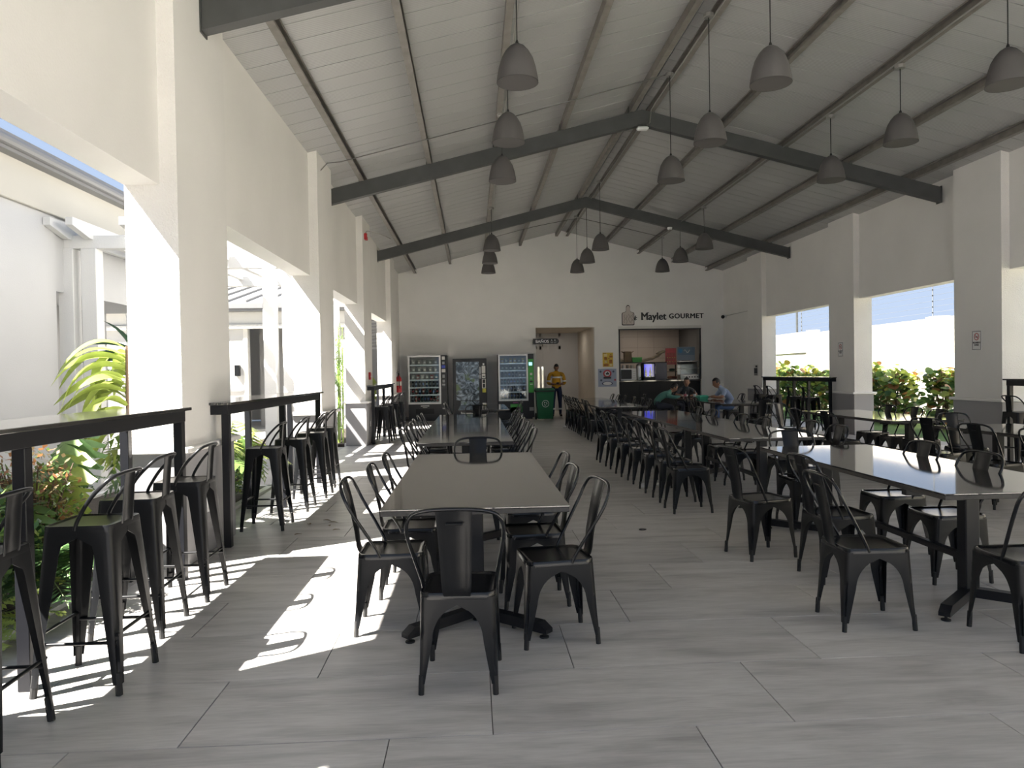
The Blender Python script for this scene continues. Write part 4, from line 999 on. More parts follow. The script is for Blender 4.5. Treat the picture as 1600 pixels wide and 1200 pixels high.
q = flatring(.095, .105, 0, .50, 0); q.v = [(x, -.272 + (z - .5) * -.083 + y, z) for x, y, z in q.v]; q.build('emblem_ring', M_signw, t)
m = MB()
for a in (90, 210, 330):
    ca, sa = math.cos(R(a)), math.sin(R(a)); cb, sb = math.cos(R(a + 80)), math.sin(R(a + 80))
    m.tube([(ca * .04, -.275, .5 + sa * .045), ((ca + cb) * .03, -.275, .5 + (sa + sb) * .034), (cb * .04, -.275, .5 + sb * .045)], .008, 5)
m.build('emblem_arrows', M_signw, t)

# ------------------------------------------------------------------ food counter and what stands on it
t = thing('food_counter', 'black food counter filling the serving opening under the shop lettering', 'counter', (6.085, 23.75, 0))
m = MB(); m.b2((-1.335, -.28, 0), (1.335, .30, 1.08)); m.build('body', M_black, t)
m = MB(); m.b2((-1.335, -.33, 1.08), (1.335, .34, 1.13), .005); m.build('worktop', M_granite, t)
m = MB()
for i in range(4): m.b2((-1.33 + i * .67, -.292, .08), (-.69 + i * .67, -.281, 1.03), .004)
m.build('front_panel', M_black, t)
t = thing('roller_shutter', 'raised roller shutter box and dark side rails framing the counter opening', 'shutter', (6.085, BY, 0))
m = MB(); m.b2((-1.36, -.05, 2.80), (1.36, .12, 2.885), .006); m.build('box', M_offwhite, t)
m = MB(); m.b2((-1.36, -.02, 2.765), (1.36, .10, 2.80)); m.build('bottom_bar', M_dark, t)
for s in (-1, 1):
    m = MB(); m.b2((s * 1.33 - .025, -.01, 1.13), (s * 1.33 + .025, .06, 2.8)); m.build('side_rail', M_dark, t)
CY = 23.72
t = thing('microwave', 'white microwave with a dark window at the left end of the counter', 'microwave', (5.055, CY, 1.13))
m = MB(); m.b2((-.285, -.14, .012), (.285, .2, .39), .008); m.b2((-.24, -.1, 0), (.24, .15, .012)); m.build('case', M_white, t)
m = MB(); m.b2((-.225, -.150, .05), (.12, -.139, .35)); d = m.build('door_window', M_dark, t)
m = MB(); m.tube([(.135, -.165, .06), (.135, -.165, .34)], .009, 7); m.b2((.13, -.165, .07), (.14, -.14, .085)); m.b2((.13, -.165, .315), (.14, -.14, .33)); m.build('handle', M_steel, t)
m = MB()
for i in range(4): m.b2((.17, -.146, .06 + i * .07), (.26, -.1395, .1 + i * .07))
m.build('button', M_offwhite, t)
for i, (x, c) in enumerate(((4.80, (.25, .12, .08)), (4.94, (.45, .42, .4)), (5.08, (.12, .10, .09)), (5.22, (.40, .38, .33)))):
    o = thing('mug', ['brown mug', 'pale mug', 'dark mug', 'cream mug'][i] + ' in the row standing on the white microwave', 'mug', (x, CY, 1.522), random.uniform(-.5, .5), 'mugs on the microwave')
    m = MB(); m.lathe([(.0, .0), (.042, 0), (.046, .01), (.047, .11), (.043, .11), (.041, .012), (0, .01)], 16); m.build('body', mat(f'glaze{i}', c, .3), o, 40)
    m = MB(); m.tube(smooth_path([(.045, 0, .09), (.075, 0, .08), (.078, 0, .045), (.046, 0, .025)], 4), .006, 6); m.build('handle', o.children[0].data.materials[0], o, 60)
t = thing('water_urn', 'tall stainless dispenser between the microwave and the blue-lit cooler', 'dispenser', (5.465, CY, 1.13))
m = MB(); m.lathe([(0, 0), (.095, 0), (.1, .02), (.1, .46), (.085, .52), (.03, .55), (0, .555)], 20); m.build('body', M_steel, t, 50); m = MB(); m.tube([(0, -.09, .10), (0, -.15, .10), (0, -.155, .07)], .012, 7); m.build('tap', M_black, t)
t = thing('drinks_cooler', 'small glass cooler with blue light and dark bottles on the counter', 'cooler', (5.765, CY, 1.13))
m = MB(); m.b2((-.19, .16, 0), (.19, .2, .56)); m.b2((-.19, -.15, 0), (-.17, .2, .56)); m.b2((.17, -.15, 0), (.19, .2, .56)); m.b2((-.19, -.15, .53), (.19, .2, .56)); m.b2((-.19, -.15, 0), (.19, .2, .10)); m.build('cabinet', M_black, t)
m = MB(); m.b2((-.165, .14, .12), (.165, .155, .52)); m.build('blue_backlight', mat('blue_led', (.01, .012, .75), .4, emit=.22), t)
m = MB(); m.b2((-.17, -.152, .10), (.17, -.148, .53)); m.build('pane', M_glass, t)
for i, x in enumerate((5.69, 5.84)):
    m = MB(); m.lathe([(0, 0), (.036, 0), (.038, .01), (.038, .17), (.014, .25), (.014, .31), (0, .312)], 14); m.mi = 1; m.lathe([(.039, .05), (.039, .13)], 14)
    tag(m.build('bottle', [M_black, mat('gold_label', (.45, .32, .05), .4)], None, 50, loc=(x, CY + .02, 1.232)), ['left', 'right'][i] + ' dark bottle with gold label in the blue-lit cooler', 'bottle', 'bottles in the blue cooler')
t = thing('steel_fridge', 'plain grey metal fridge box in the middle of the counter', 'fridge', (6.17, CY + .05, 1.13))
m = MB(); m.b2((-.2, -.16, .02), (.195, .22, .555), .01); m.b2((-.18, -.12, 0), (.18, .2, .02)); m.build('case', mat('blue_grey_enamel', (.10, .10, .13), .4), t); m = MB(); m.tube([(-.19, -.18, .2), (-.19, -.18, .45)], .01, 7); m.b2((-.197, -.18, .21), (-.183, -.155, .225)); m.b2((-.197, -.18, .425), (-.183, -.155, .44)); m.build('handle', M_steel, t)
t = thing('wall_shelf', 'dark shelf over the counter carrying boxes and bread bags', 'shelf', (5.6, CY + .2, 1.72))
m = MB(); m.b2((-.80, -.18, -.03), (.80, .18, 0)); m.build('board', M_dark, t)
for x in (-.785, .785):
    m = MB(); m.b2((x - .012, -.15, -.59), (x + .012, -.12, -.03)); m.b2((x - .012, .12, -.59), (x + .012, .15, -.03)); m.build('leg', M_dark, t)
M_card = mat('brown_cardboard', (.24, .17, .105), .8, var=.1, vscale=8); M_kraft = mat('pale_kraft', (.36, .29, .20), .8, var=.12, vscale=9)
SY = CY + .2
m = MB(); m.b2((-.13, -.1, 0), (.13, .1, .11), .02); tag(m.build('bread_tray', M_kraft, None, loc=(4.87, SY, 1.72)), 'low beige tray at the left end of the counter shelf', 'tray')
t = thing('cardboard_box', 'open brown cardboard box standing at the left of the counter shelf', 'box', (5.13, SY, 1.72))
m = MB(); m.b2((-.12, -.09, 0), (.12, -.083, .36)); m.b2((-.12, .083, 0), (.12, .09, .36)); m.b2((-.12, -.083, 0), (-.113, .083, .36)); m.b2((.113, -.083, 0), (.12, .083, .36)); m.b2((-.12, -.09, 0), (.12, .09, .01)); m.build('body', M_card, t)
m = MB(); m.box((-.155, 0, .34), (.008, .17, .10), Matrix.Rotation(R(-60), 3, 'Y')); m.box((.155, 0, .34), (.008, .17, .10), Matrix.Rotation(R(60), 3, 'Y')); m.build('flap', M_card, t)
t = thing('green_crate', 'bright green flat crate on the counter shelf', 'crate', (5.42, SY, 1.72))
m = MB(); loft(m, [(.15, -.12, .12, 0), (.165, -.13, .13, .15)]); m.build('body', M_greenp, t); m = MB(); m.b2((-.172, -.138, .15), (.172, .138, .165)); m.build('rim', M_greenp, t)
for i, (x, z, a, l) in enumerate(((5.78, 1.81, -14, .42), (6.06, 1.90, -27, .44), (6.24, 2.04, -16, .34))):
    m = MB(); rr = random.Random(i); pth = [(-l / 2 + l * k / 6, rr.uniform(-.01, .01), rr.uniform(-.012, .012)) for k in range(7)]
    m.tube(pth, [.02, .075, .085, .08, .09, .07, .02], 9, flat=.62)
    o = m.build('bread_bag', M_kraft, None, 50, loc=(x, SY - .02, z), rot=(0, R(a), 0)); tag(o, ['lowest', 'middle', 'topmost'][i] + ' long crumpled kraft bag leaning on the counter shelf', 'bag', 'kraft bags')
t = thing('snack_rack', 'red snack rack with hanging packets beside the glass warmer', 'rack', (6.57, CY + .1, 1.13))
m = MB(); m.b2((-.18, .04, .50), (.18, .07, 1.04), .005); m.build('red_board', M_red, t)
m = MB(); m.b2((-.17, .05, 0), (-.14, .08, .5)); m.b2((.14, .05, 0), (.17, .08, .5)); m.b2((-.2, -.06, 0), (.2, .12, .02)); m.b2((-.18, -.06, .25), (.18, .08, .27)); m.build('stand', M_black, t)
m = MB()
for i in range(4):
    for j in range(3): m.box((-.125 + i * .083, .025, .575 + j * .13), (.068, .022, .105), Matrix.Rotation(random.uniform(-.06, .06), 3, 'Y'), .006)
pk = m.build('packet', mat('red_packet', (.30, .03, .02), .35), t)
m = MB()
for i in range(4):
    for j in range(2): m.box((-.125 + i * .083, .012, .60 + j * .13), (.03, .003, .018), Matrix.Rotation(random.uniform(-.5, .5), 3, 'Y'))
m.build('packet_print', mat('yellow_packet_print', (.60, .42, .08), .5), pk)
for i, (x, z, c, nm) in enumerate(((6.56, 1.40, (.02, .05, .03), 'dark green'), (6.50, 1.15, (.20, .08, .045), 'brown'), (6.63, 1.15, (.13, .045, .03), 'dark red'))):
    m = MB(); m.tube([(-.10, 0, 0.05), (-.08, 0, .05), (0, 0, .055), (.08, 0, .05), (.1, 0, .05)], [.01, .05, .06, .05, .01], 10, flat=.8); tag(m.build('snack_pouch', mat(f'pouch{i}', c, .4), None, 50, loc=(x, CY, z), rot=(0, 0, .1 * i)), nm + ' snack pouch lying under the red rack', 'pouch', 'pouches under the red rack')
t = thing('display_warmer', 'glass food warmer with a curved front at the right end of the counter', 'food warmer', (7.13, CY, 1.13))
m = MB(); m.b2((-.34, -.22, .0), (.34, .2, .16), .008); m.build('base', M_steel, t)
m = MB(); prof = [(.2, .16), (-.22, .16)]; cur = [(-.22 + .0 * k, .0) for k in range(1)]
arc = [(-.22, .17), (-.215, .30), (-.19, .42), (-.13, .52), (-.04, .58), (.2, .60)]
for s in (-1, 1):
    m.tube([(s * .335, y, z) for y, z in arc], .011, 6)
m.b2((-.34, -.05, .585), (.34, .2, .605)); m.b2((-.34, .18, .16), (.34, .2, .6)); m.tube([(-.335, -.22, .17), (.335, -.22, .17)], .012, 6); m.build('frame', M_steel, t)
m = MB()
vs = [(sx * .335, y, z) for y, z in arc for sx in (-1, 1)]; fs = [(2 * i, 2 * i + 1, 2 * i + 3, 2 * i + 2) for i in range(len(arc) - 1)]; m.add(vs, fs); m.build('pane', M_glass, t, 60)
m = MB(); m.b2((-.32, -.14, .36), (.32, .18, .372)); m.build('shelf', M_white, t)
m = MB()
for i in range(5): m.lathe([(.022, 0), (.022, .012), (0, .014)], 10, (-.15 + i * .09, -.236, .08), 'y')
m.build('knob', M_black, t)
m = MB(); m.b2((-.10, -.004, 0), (.10, 0, .15)); tag(m.build('paper_notice', M_paperw, None, loc=(6.88, CY - .235, 1.135), rot=(R(-8), 0, R(4))), 'white paper notice leaning on the glass warmer', 'notice')
t = thing('menu_board', 'grey-blue menu board standing above the glass warmer', 'sign', (7.07, CY + .12, 1.74))
m = MB(); m.b2((-.30, -.012, .02), (.30, .012, .47), .004); m.b2((-.2, -.06, 0), (-.16, .06, .02)); m.b2((.16, -.06, 0), (.2, .06, .02)); m.build('panel', mat('blue_grey_print', (.22, .27, .33), .5), t)
m = MB(); m.b2((-.28, -.015, .20), (.28, -.0125, .45)); m.build('picture', mat('slate_blue_print', (.13, .19, .26), .5), t)
q = flatring(0, .075, -.19, .34, -.0158); q.build('blue_disc', mat('cyan_print', (.05, .22, .42), .5), t)
m = MB(); m.tube([(-.08 + .03 * k, -.016, .32 + .05 * math.sin(k * 1.1)) for k in range(8)], .014, 6); m.build('white_swirl', M_paperw, t)

# things on the people's table
t = thing('takeout_box', 'teal plastic lunch box on the table between the seated people', 'box', (5.52, 17.32, .725), .2)
m = MB(); loft(m, [(.10, -.08, .08, 0), (.12, -.10, .10, .06)]); m.build('base', mat('teal_plastic', (.03, .25, .17), .4), t); m = MB(); loft(m, [(.125, -.105, .105, .06), (.12, -.10, .10, .075), (.09, -.075, .075, .10)]); m.build('lid', mat('teal_plastic_lid', (.04, .30, .21), .35), t)
t = thing('soup_bowl', 'white bowl in front of the person in the dark shirt', 'bowl', (5.40, 18.35, .725))
m = MB(); m.lathe([(0, 0), (.035, 0), (.075, .05), (.085, .08), (.08, .08), (.07, .052), (0, .01)], 18); m.build('body', M_white, t, 50)
t = thing('sauce_bottle', 'dark bottle with white label standing on the people\'s table', 'bottle', (5.62, 18.25, .725))
m = MB(); m.lathe([(0, 0), (.032, 0), (.034, .01), (.034, .13), (.014, .17), (.014, .21), (0, .212)], 14); m.build('body', mat('amber_glass', (.05, .02, .01), .15), t, 50); m = MB(); m.lathe([(.0345, .03), (.0345, .10)], 14); m.build('paper_label', M_paperw, t, 60)
t = thing('drink_cup', 'pink plastic cup in front of the person in the teal top', 'cup', (5.32, 18.05, .725))
m = MB(); m.lathe([(0, 0), (.03, 0), (.042, .11), (.039, .11), (.028, .006), (0, .006)], 14); m.build('body', mat('pink_plastic', (.45, .12, .15), .4), t, 50); m = MB(); m.tube([(0, 0, .02), (.02, 0, .17)], .004, 6); m.build('straw', M_white, t)

# ------------------------------------------------------------------ people
M_skin = mat('brown_skin', (.30, .155, .095), .55); M_hair = mat('black_hair', (.010, .008, .007), .6); M_eye = mat('dark_eye', (.015, .01, .01), .3); M_lip = mat('lip', (.22, .07, .055), .5)
def head_vs(n=20, mrows=16):
    dirs = []; fs = []
    for i in range(mrows + 1):
        a = PI * i / mrows
        for k in range(n):
            b = 2 * PI * k / n; dirs.append(Vector((math.sin(a) * math.cos(b), math.sin(a) * math.sin(b), -math.cos(a))))
    for i in range(mrows):
        for k in range(n): fs.append((i * n + k, i * n + (k + 1) % n, (i + 1) * n + (k + 1) % n, (i + 1) * n + k))
    return dirs, fs
def head_pt(d, grow=1.0, nose=True):
    x, y, z = d.x * .077, d.y * .096, d.z * .118
    if d.z < -.1:
        k = (-.1 - d.z); x *= 1 - .42 * k; y = y * (1 - .30 * k) + .018 * k
    if nose and d.y > .3 and abs(d.x) < .30:
        if -.38 < d.z < .12: y += .024 * (1 - abs(d.x) / .30) * (1 - abs(d.z + .25) / .38 if d.z > -.38 else 0)
    if nose and d.y > .5 and .0 < d.z < .2 and .18 < abs(d.x) < .6: y -= .006
    return Vector((x, y, z)) * grow
def human(name, label, loc, rz, J, E, clothes, head, hand_dir, extra=None):
    """J: joint -> (x,y,z,radius); E: (a,b,material slot); head: (centre, pitch, turn)"""
    names = list(J); ix = {n: i for i, n in enumerate(names)}
    me = bpy.data.meshes.new('tmp'); me.from_pydata([J[n][:3] for n in names], [(ix[a], ix[b]) for a, b, s in E], [])
    o = bpy.data.objects.new('tmp', me); C.objects.link(o)
    sk = o.modifiers.new('skin', 'SKIN'); sk.use_smooth_shade = True; sk.branch_smoothing = .6
    sd = me.skin_vertices[0].data
    for n in names:
        r = J[n][3]; sd[ix[n]].radius = r if isinstance(r, tuple) else (r, r)
        sd[ix[n]].use_root = (n == 'pelvis')
    su = o.modifiers.new('sub', 'SUBSURF'); su.levels = 2; su.render_levels = 2
    bpy.context.view_layer.update()
    ev = bpy.data.meshes.new_from_object(o.evaluated_get(bpy.context.evaluated_depsgraph_get()))
    bpy.data.objects.remove(o)
    b = MB(); b.v = [tuple(v.co) for v in ev.vertices]
    segs = [(Vector(J[a][:3]), Vector(J[c][:3]), s, max(J[a][3] if not isinstance(J[a][3], tuple) else J[a][3][0], .03)) for a, c, s in E]
    for p in ev.polygons:
        c = p.center; best = None
        for a, d, s, r in segs:
            ab = d - a; tt = max(0, min(1, (c - a).dot(ab) / max(ab.length_squared, 1e-9))); q = (c - (a + ab * tt)).length / r
            if best is None or q < best[0]: best = (q, s)
        b.f.append(list(p.vertices)); b.m.append(best[1])
    root = thing(name, label, 'person', loc, rz)
    hc, hp, ht = head; HR = Matrix.Rotation(ht, 3, 'Z') @ Matrix.Rotation(-hp, 3, 'X'); hc = Vector(hc)
    dirs, fs = head_vs(); b.mi = 0
    b.add([hc + HR @ head_pt(d) for d in dirs], fs)
    for s in (-1, 1):                                   # ears
        ev_ = MB(); ev_.sphere((0, 0, 0), .032, 8, 6, (.35, .62, 1)); b.add([hc + HR @ (Vector(v) + Vector((s * .077, -.008, -.008))) for v in ev_.v], ev_.f)
    for side, (wr, dv, palm) in hand_dir.items():       # hands: palm and five bent fingers
        wr = Vector(wr); dv = Vector(dv).normalized(); pn = Vector(palm).normalized(); sdv = dv.cross(pn).normalized(); pn = sdv.cross(dv)
        hm = MB(); hm.sphere((0, 0, 0), 1, 12, 8, (.040, .050, .015))
        b.add([wr + dv * (.045 + v[1]) + sdv * v[0] + pn * v[2] for v in hm.v], hm.f)
        for i, (off, ln) in enumerate(((-.028, .066), (-.010, .076), (.010, .072), (.027, .055))):
            p0 = wr + dv * .075 + sdv * off
            pth = [p0, p0 + dv * ln * .45 - pn * .004, p0 + dv * ln * .78 - pn * .018, p0 + dv * ln * .9 - pn * .036]
            fm = MB(); fm.tube(pth, [.0095, .009, .0082, .0065], 7); b.add(fm.v, fm.f)
        th = -1 if side == 'L' else 1
        p0 = wr + dv * .02 - sdv * .030 * th
        fm = MB(); fm.tube([p0, p0 + dv * .03 - sdv * .026 * th - pn * .006, p0 + dv * .055 - sdv * .03 * th - pn * .018], [.013, .011, .008], 7); b.add(fm.v, fm.f)
    me2 = b.mesh('body', clothes, 70)
    ob('body', me2, root)
    hv = MB(); keep = [f for f in fs if (lambda c: not ((c.y > .32 and c.z < .52) or c.z < -.32 or (c.y > -.05 and c.z < -.02)))(sum((dirs[i] for i in f), Vector()) / 4)]
    hv.add([hc + HR @ (head_pt(d, 1.09, False) + Vector((0, -.002, .004))) for d in dirs], keep); hv.build('hair', M_hair, root, 80, .006)
    for s in (-1, 1):
        mm = MB(); mm.sphere((0, 0, 0), .0105, 8, 6, (1.25, .55, .7)); m = MB(); m.add([hc + HR @ (Vector(v) + Vector((s * .030, .081, .010))) for v in mm.v], mm.f); m.build('eye', M_eye, root, 60)
        mm = MB(); mm.tube([(s * .016, .090, .030), (s * .032, .088, .035), (s * .048, .078, .030)], .0045, 5); m = MB(); m.add([hc + HR @ Vector(v) for v in mm.v], mm.f); m.build('eyebrow', M_hair, root, 60)
    mm = MB(); mm.tube([(-.022, .082, -.062), (0, .088, -.060), (.022, .082, -.062)], [.004, .0075, .004], 6); q = MB(); q.add([hc + HR @ Vector(v) for v in mm.v], mm.f); q.build('mouth', M_lip, root, 60)
    return root
SKIN, TOP, LEG, SHOE = 0, 1, 2, 3
def sitting(lean, longs, arms, spread=.02, knee=.40, drop=0.0):
    ny = .02 + lean * .30; nz = 1.02 - lean * .10 - drop
    J = {'pelvis': (0, -.06, .54, (.155, .12)), 'belly': (0, -.05 + lean * .08, .70, (.15, .115)), 'chest': (0, -.02 + lean * .20, .88 - drop * .6, (.165, .115)), 'neck0': (0, ny, nz, (.075, .07)), 'neck': (0, ny + .02 + lean * .05, nz + .06, .052), 'skull': (0, ny + .03 + lean * .07, nz + .12, .06)}
    E = [('pelvis', 'belly', TOP), ('belly', 'chest', TOP), ('chest', 'neck0', TOP), ('neck0', 'neck', SKIN), ('neck', 'skull', SKIN)]
    hands = {}
    for s, n in ((-1, 'L'), (1, 'R')):
        shy, shz = ny - .01, nz - .045; w_ = arms[n]
        el = (s * .27, (shy + w_[1]) / 2 - .03, max(.755, (shz + w_[2]) / 2 - .07))
        J.update({n + 'sh': (s * .185, shy, shz, .062), n + 'el': (*el, .043), n + 'fa': tuple(lerp(a, b_, .5) for a, b_ in zip(el, w_)) + (.040,), n + 'wr': (*w_, .026)})
        md = tuple(lerp(a, b_, .6) for a, b_ in zip(J[n + 'sh'][:3], el)); J[n + 'ua'] = (*md, .050)
        E += [('neck0', n + 'sh', TOP), (n + 'sh', n + 'ua', TOP), (n + 'ua', n + 'el', TOP if longs else SKIN), (n + 'el', n + 'fa', TOP if longs else SKIN), (n + 'fa', n + 'wr', TOP if longs else SKIN)]
        hands[n] = (w_, (Vector(w_) - Vector(el)), (0, 0, 1))
        kx = s * (.10 + spread)
        J.update({n + 'hip': (s * .10, .02, .535, .098), n + 'th': (kx, knee * .55, .545, .082), n + 'kn': (kx, knee, .52, .06), n + 'ca': (kx, knee + .0, .34, .055), n + 'an': (kx, knee - .03, .10, .040), n + 'he': (kx, knee - .02, .045, .038), n + 'to': (kx + s * .02, knee + .14, .035, .032)})
        E += [('pelvis', n + 'hip', LEG), (n + 'hip', n + 'th', LEG), (n + 'th', n + 'kn', LEG), (n + 'kn', n + 'ca', LEG), (n + 'ca', n + 'an', LEG), (n + 'an', n + 'he', SHOE), (n + 'he', n + 'to', SHOE)]
    return J, E, hands, (0, ny + .055 + lean * .10, nz + .165)
def cl(nm, top, leg): return [M_skin, mat(nm + '_shirt', top, .8), mat(nm + '_trousers', leg, .8), M_black]
J, E, H, hc = sitting(1.0, True, {'L': (-.10, .62, .775), 'R': (.12, .60, .775)}, drop=.09)
human('person', 'seated person in a teal long-sleeved top bending over food, seen from the side', (4.60, 18.2, 0), -PI / 2, J, E, cl('teal', (.07, .20, .165), (.03, .035, .05)), (hc, .55, 0), H)
J, E, H, hc = sitting(.7, False, {'L': (-.14, .46, .775), 'R': (.15, .44, .775)})
human('person', 'seated person in a dark grey polo facing the camera at the table end', (5.66, 19.4, 0), PI, J, E, cl('dark', (.045, .05, .055), (.03, .035, .06)), (hc, .15, -.45), H)
J, E, H, hc = sitting(.75, False, {'L': (-.12, .50, .775), 'R': (.16, .46, .775)})
human('person', 'seated person in a light blue shirt and jeans, right side of the table', (6.26, 17.35, 0), PI / 2, J, E, cl('pale_blue', (.26, .33, .47), (.06, .11, .24)), (hc, .35, .1), H)
# person standing in the corridor opening
J = {'pelvis': (0, 0, .92, (.165, .125)), 'belly': (0, .01, 1.04, (.185, .14)), 'chest': (0, .0, 1.26, (.185, .13)), 'neck0': (0, -.01, 1.42, (.08, .075)), 'neck': (0, .01, 1.475, .054), 'skull': (0, .025, 1.53, .06)}
E = [('pelvis', 'belly', TOP), ('belly', 'chest', TOP), ('chest', 'neck0', TOP), ('neck0', 'neck', SKIN), ('neck', 'skull', SKIN)]; H = {}
for s, n in ((-1, 'L'), (1, 'R')):
    w_ = (s * .085, .27, 1.06); el = (s * .27, .02, 1.08)
    J.update({n + 'sh': (s * .205, -.01, 1.375, .072), n + 'ua': (s * .25, 0, 1.22, .064), n + 'el': (*el, .056), n + 'fa': (s * .19, .15, 1.06, .05), n + 'wr': (*w_, .030)})
    E += [('neck0', n + 'sh', TOP), (n + 'sh', n + 'ua', TOP), (n + 'ua', n + 'el', TOP), (n + 'el', n + 'fa', TOP), (n + 'fa', n + 'wr', SKIN)]
    H[n] = (w_, Vector(w_) - Vector(el), (0, 0, 1) if s > 0 else (0, 0, 1))
    J.update({n + 'hip': (s * .095, 0, .86, .105), n + 'th': (s * .105, .01, .66, .088), n + 'kn': (s * .11, .02, .47, .064), n + 'ca': (s * .115, .0, .33, .060), n + 'an': (s * .12, -.01, .10, .046), n + 'he': (s * .12, -.01, .05, .045), n + 'to': (s * .14, .15, .038, .038)})
    E += [('pelvis', n + 'hip', LEG), (n + 'hip', n + 'th', LEG), (n + 'th', n + 'kn', LEG), (n + 'kn', n + 'ca', LEG), (n + 'ca', n + 'an', LEG), (n + 'an', n + 'he', SHOE), (n + 'he', n + 'to', SHOE)]
M_refl = mat('reflective_tape', (.68, .70, .70), .35)
man = human('person', 'standing person in a yellow work jacket with reflective bands, looking down, by the green bin', (2.70, 23.55, 0), PI, J, E, cl('yellow', (.50, .26, .012), (.012, .02, .06)), ((0, .045, 1.585), .5, 0), H)
m = MB(); 
def band(m, c, rx, ry, h, ax=None):
    q = MB(); q.lathe([(1, -h / 2), (1.03, -h / 2), (1.03, h / 2), (1, h / 2)], 20, (0, 0, 0), 'z', True)
    rot = Vector((0, 0, 1)).rotation_difference(Vector(ax).normalized()).to_matrix() if ax is not None else Matrix.Identity(3)
    m.add([Vector(c) + rot @ Vector((v[0] * rx, v[1] * ry, v[2])) for v in q.v], q.f)
band(m, (0, 0, 1.27), .197, .142, .05); m.build('reflective_chest_band', M_refl, man, 60)
for s in (-1, 1):
    m = MB(); band(m, (s * .255, .0, 1.15), .075, .075, .05, (s * .05, 0, -1)); m.build('reflective_sleeve_band', M_refl, man, 60)
    m = MB(); band(m, (s * .118, .0, .25), .066, .066, .05); m.build('reflective_leg_band', M_refl, man, 60)
m = MB(); m.box((0, .335, 1.085), (.085, .16, .012), Matrix.Rotation(R(20), 3, 'X'), .004); o = m.build('phone', M_dark, None); o.location = (2.70, 23.55, 0); o.rotation_euler = (0, 0, PI); tag(o, 'dark phone held by the standing person in the yellow jacket', 'phone')

# ------------------------------------------------------------------ plants
def leafm(name, c, tr=.35, rough=.4): return mat(name, c, rough, var=.15, vscale=14, objvar=.22, trans=tr)
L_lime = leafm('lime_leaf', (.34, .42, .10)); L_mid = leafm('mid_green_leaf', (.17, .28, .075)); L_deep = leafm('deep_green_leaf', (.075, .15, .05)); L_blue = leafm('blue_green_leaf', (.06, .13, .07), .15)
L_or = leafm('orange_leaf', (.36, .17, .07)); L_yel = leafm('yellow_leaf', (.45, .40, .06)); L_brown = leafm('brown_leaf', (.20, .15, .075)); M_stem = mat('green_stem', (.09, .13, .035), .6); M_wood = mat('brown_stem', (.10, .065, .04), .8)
def strap_leaf(L, W, arch, m):
    b = MB(); n = 10; vs = []
    for i in range(n + 1):
        t = i / n; wd = W * (math.sin(PI * min(1, t * .93 + .07)) ** .75) * .5 + .001; y = L * t * (1 - .12 * arch * t * t); z = L * (.45 * arch * t - .95 * arch * t * t)
        vs += [(-wd, y, z + wd * .35), (0, y, z), (wd, y, z + wd * .35)]
    fs = []
    for i in range(n):
        for k in (0, 1): fs.append((i * 3 + k, i * 3 + k + 1, (i + 1) * 3 + k + 1, (i + 1) * 3 + k))
    b.add(vs, fs); return b.mesh('leaf', m, 60)
def lobed_leaf(L, W, nl, gap, m, droop=.35):
    """midrib with NL lobes a side, cut towards the rib"""
    b = MB()
    def P(x, y): return (x, y, -droop * (y / L) ** 2 * L * .6 - .22 * abs(x) + .02)
    for s in (-1, 1):
        for i in range(nl):
            t0, t1 = i / nl, (i + 1) / nl; tm = (t0 + t1) / 2
            wd = W * (.35 + .65 * math.sin(PI * min(1, .18 + .85 * tm))) * (1 - .55 * max(0, tm - .6))
            y0, y1 = L * t0, L * t1; tip = L * (tm + .16); g = gap * L / nl * .5
            vs = [P(0, y0), P(0, y1), P(s * wd * .5, y0 + (tip - L * tm) * .45 + g), P(s * wd * .5, y1 + (tip - L * tm) * .45 - g), P(s * wd, tip - .004), P(s * wd * .86, tip + .25 * L / nl * (1 - gap)), P(s * wd * .86, tip - .3 * L / nl * (1 - gap))]
            b.add(vs, [(0, 2, 3, 1), (2, 6, 5, 3), (6, 4, 5)])
    b.add([P(-.006, 0), P(.006, 0), P(.002, L * 1.12), P(-.002, L * 1.12)], [(0, 1, 2, 3)])
    return b.mesh('leaf', m, 40)
def round_leaf(r, m):
    b = MB(); n = 9; vs = [(0, r * 1.0, -.012)] + [(0, 0, 0)]
    vs = [(0, r, -.10 * r)]
    for k in range(n): a = 2 * PI * k / n; vs.append((r * 1.05 * math.sin(a), r - r * .96 * math.cos(a), .10 * r * math.cos(2 * a)))
    b.add(vs, [(0, 1 + k, 1 + (k + 1) % n) for k in range(n)]); return b.mesh('leaf', m, 60)
def plant(name, label, base, metas, n, rad, h, stemmat, cat='plant', el=(-.5, .5), group=None, seed=1, az=(0, 360), rs=(.25, 1), scale=(.75, 1.15), stem_r=.008):
    """metas: leaf meshes; every leaf is a part at the end of its own petiole"""
    rg = random.Random(seed); t = thing(name, label, cat, base, 0, group); st = MB()
    for i in range(n):
        a = R(rg.uniform(*az)); f = rg.uniform(*rs); r = rad * f; z = h * (rg.uniform(.45, 1.0) if f > .5 else rg.uniform(.7, 1.0))
        p = Vector((math.cos(a) * r, math.sin(a) * r, z)); q = Vector((math.cos(a) * .03, math.sin(a) * .03, 0))
        st.tube([q, q.lerp(p, .5) + Vector((0, 0, .12 * h)), p], [stem_r, stem_r * .8, stem_r * .5], 5)
        lf = ob('leaf', rg.choice(metas), t, p, (rg.uniform(*el), rg.uniform(-.35, .35), a - PI / 2 + rg.uniform(-.3, .3))); s = rg.uniform(*scale); lf.scale = (s, s, s)
    st.build('stem', stemmat, t, 60); return t
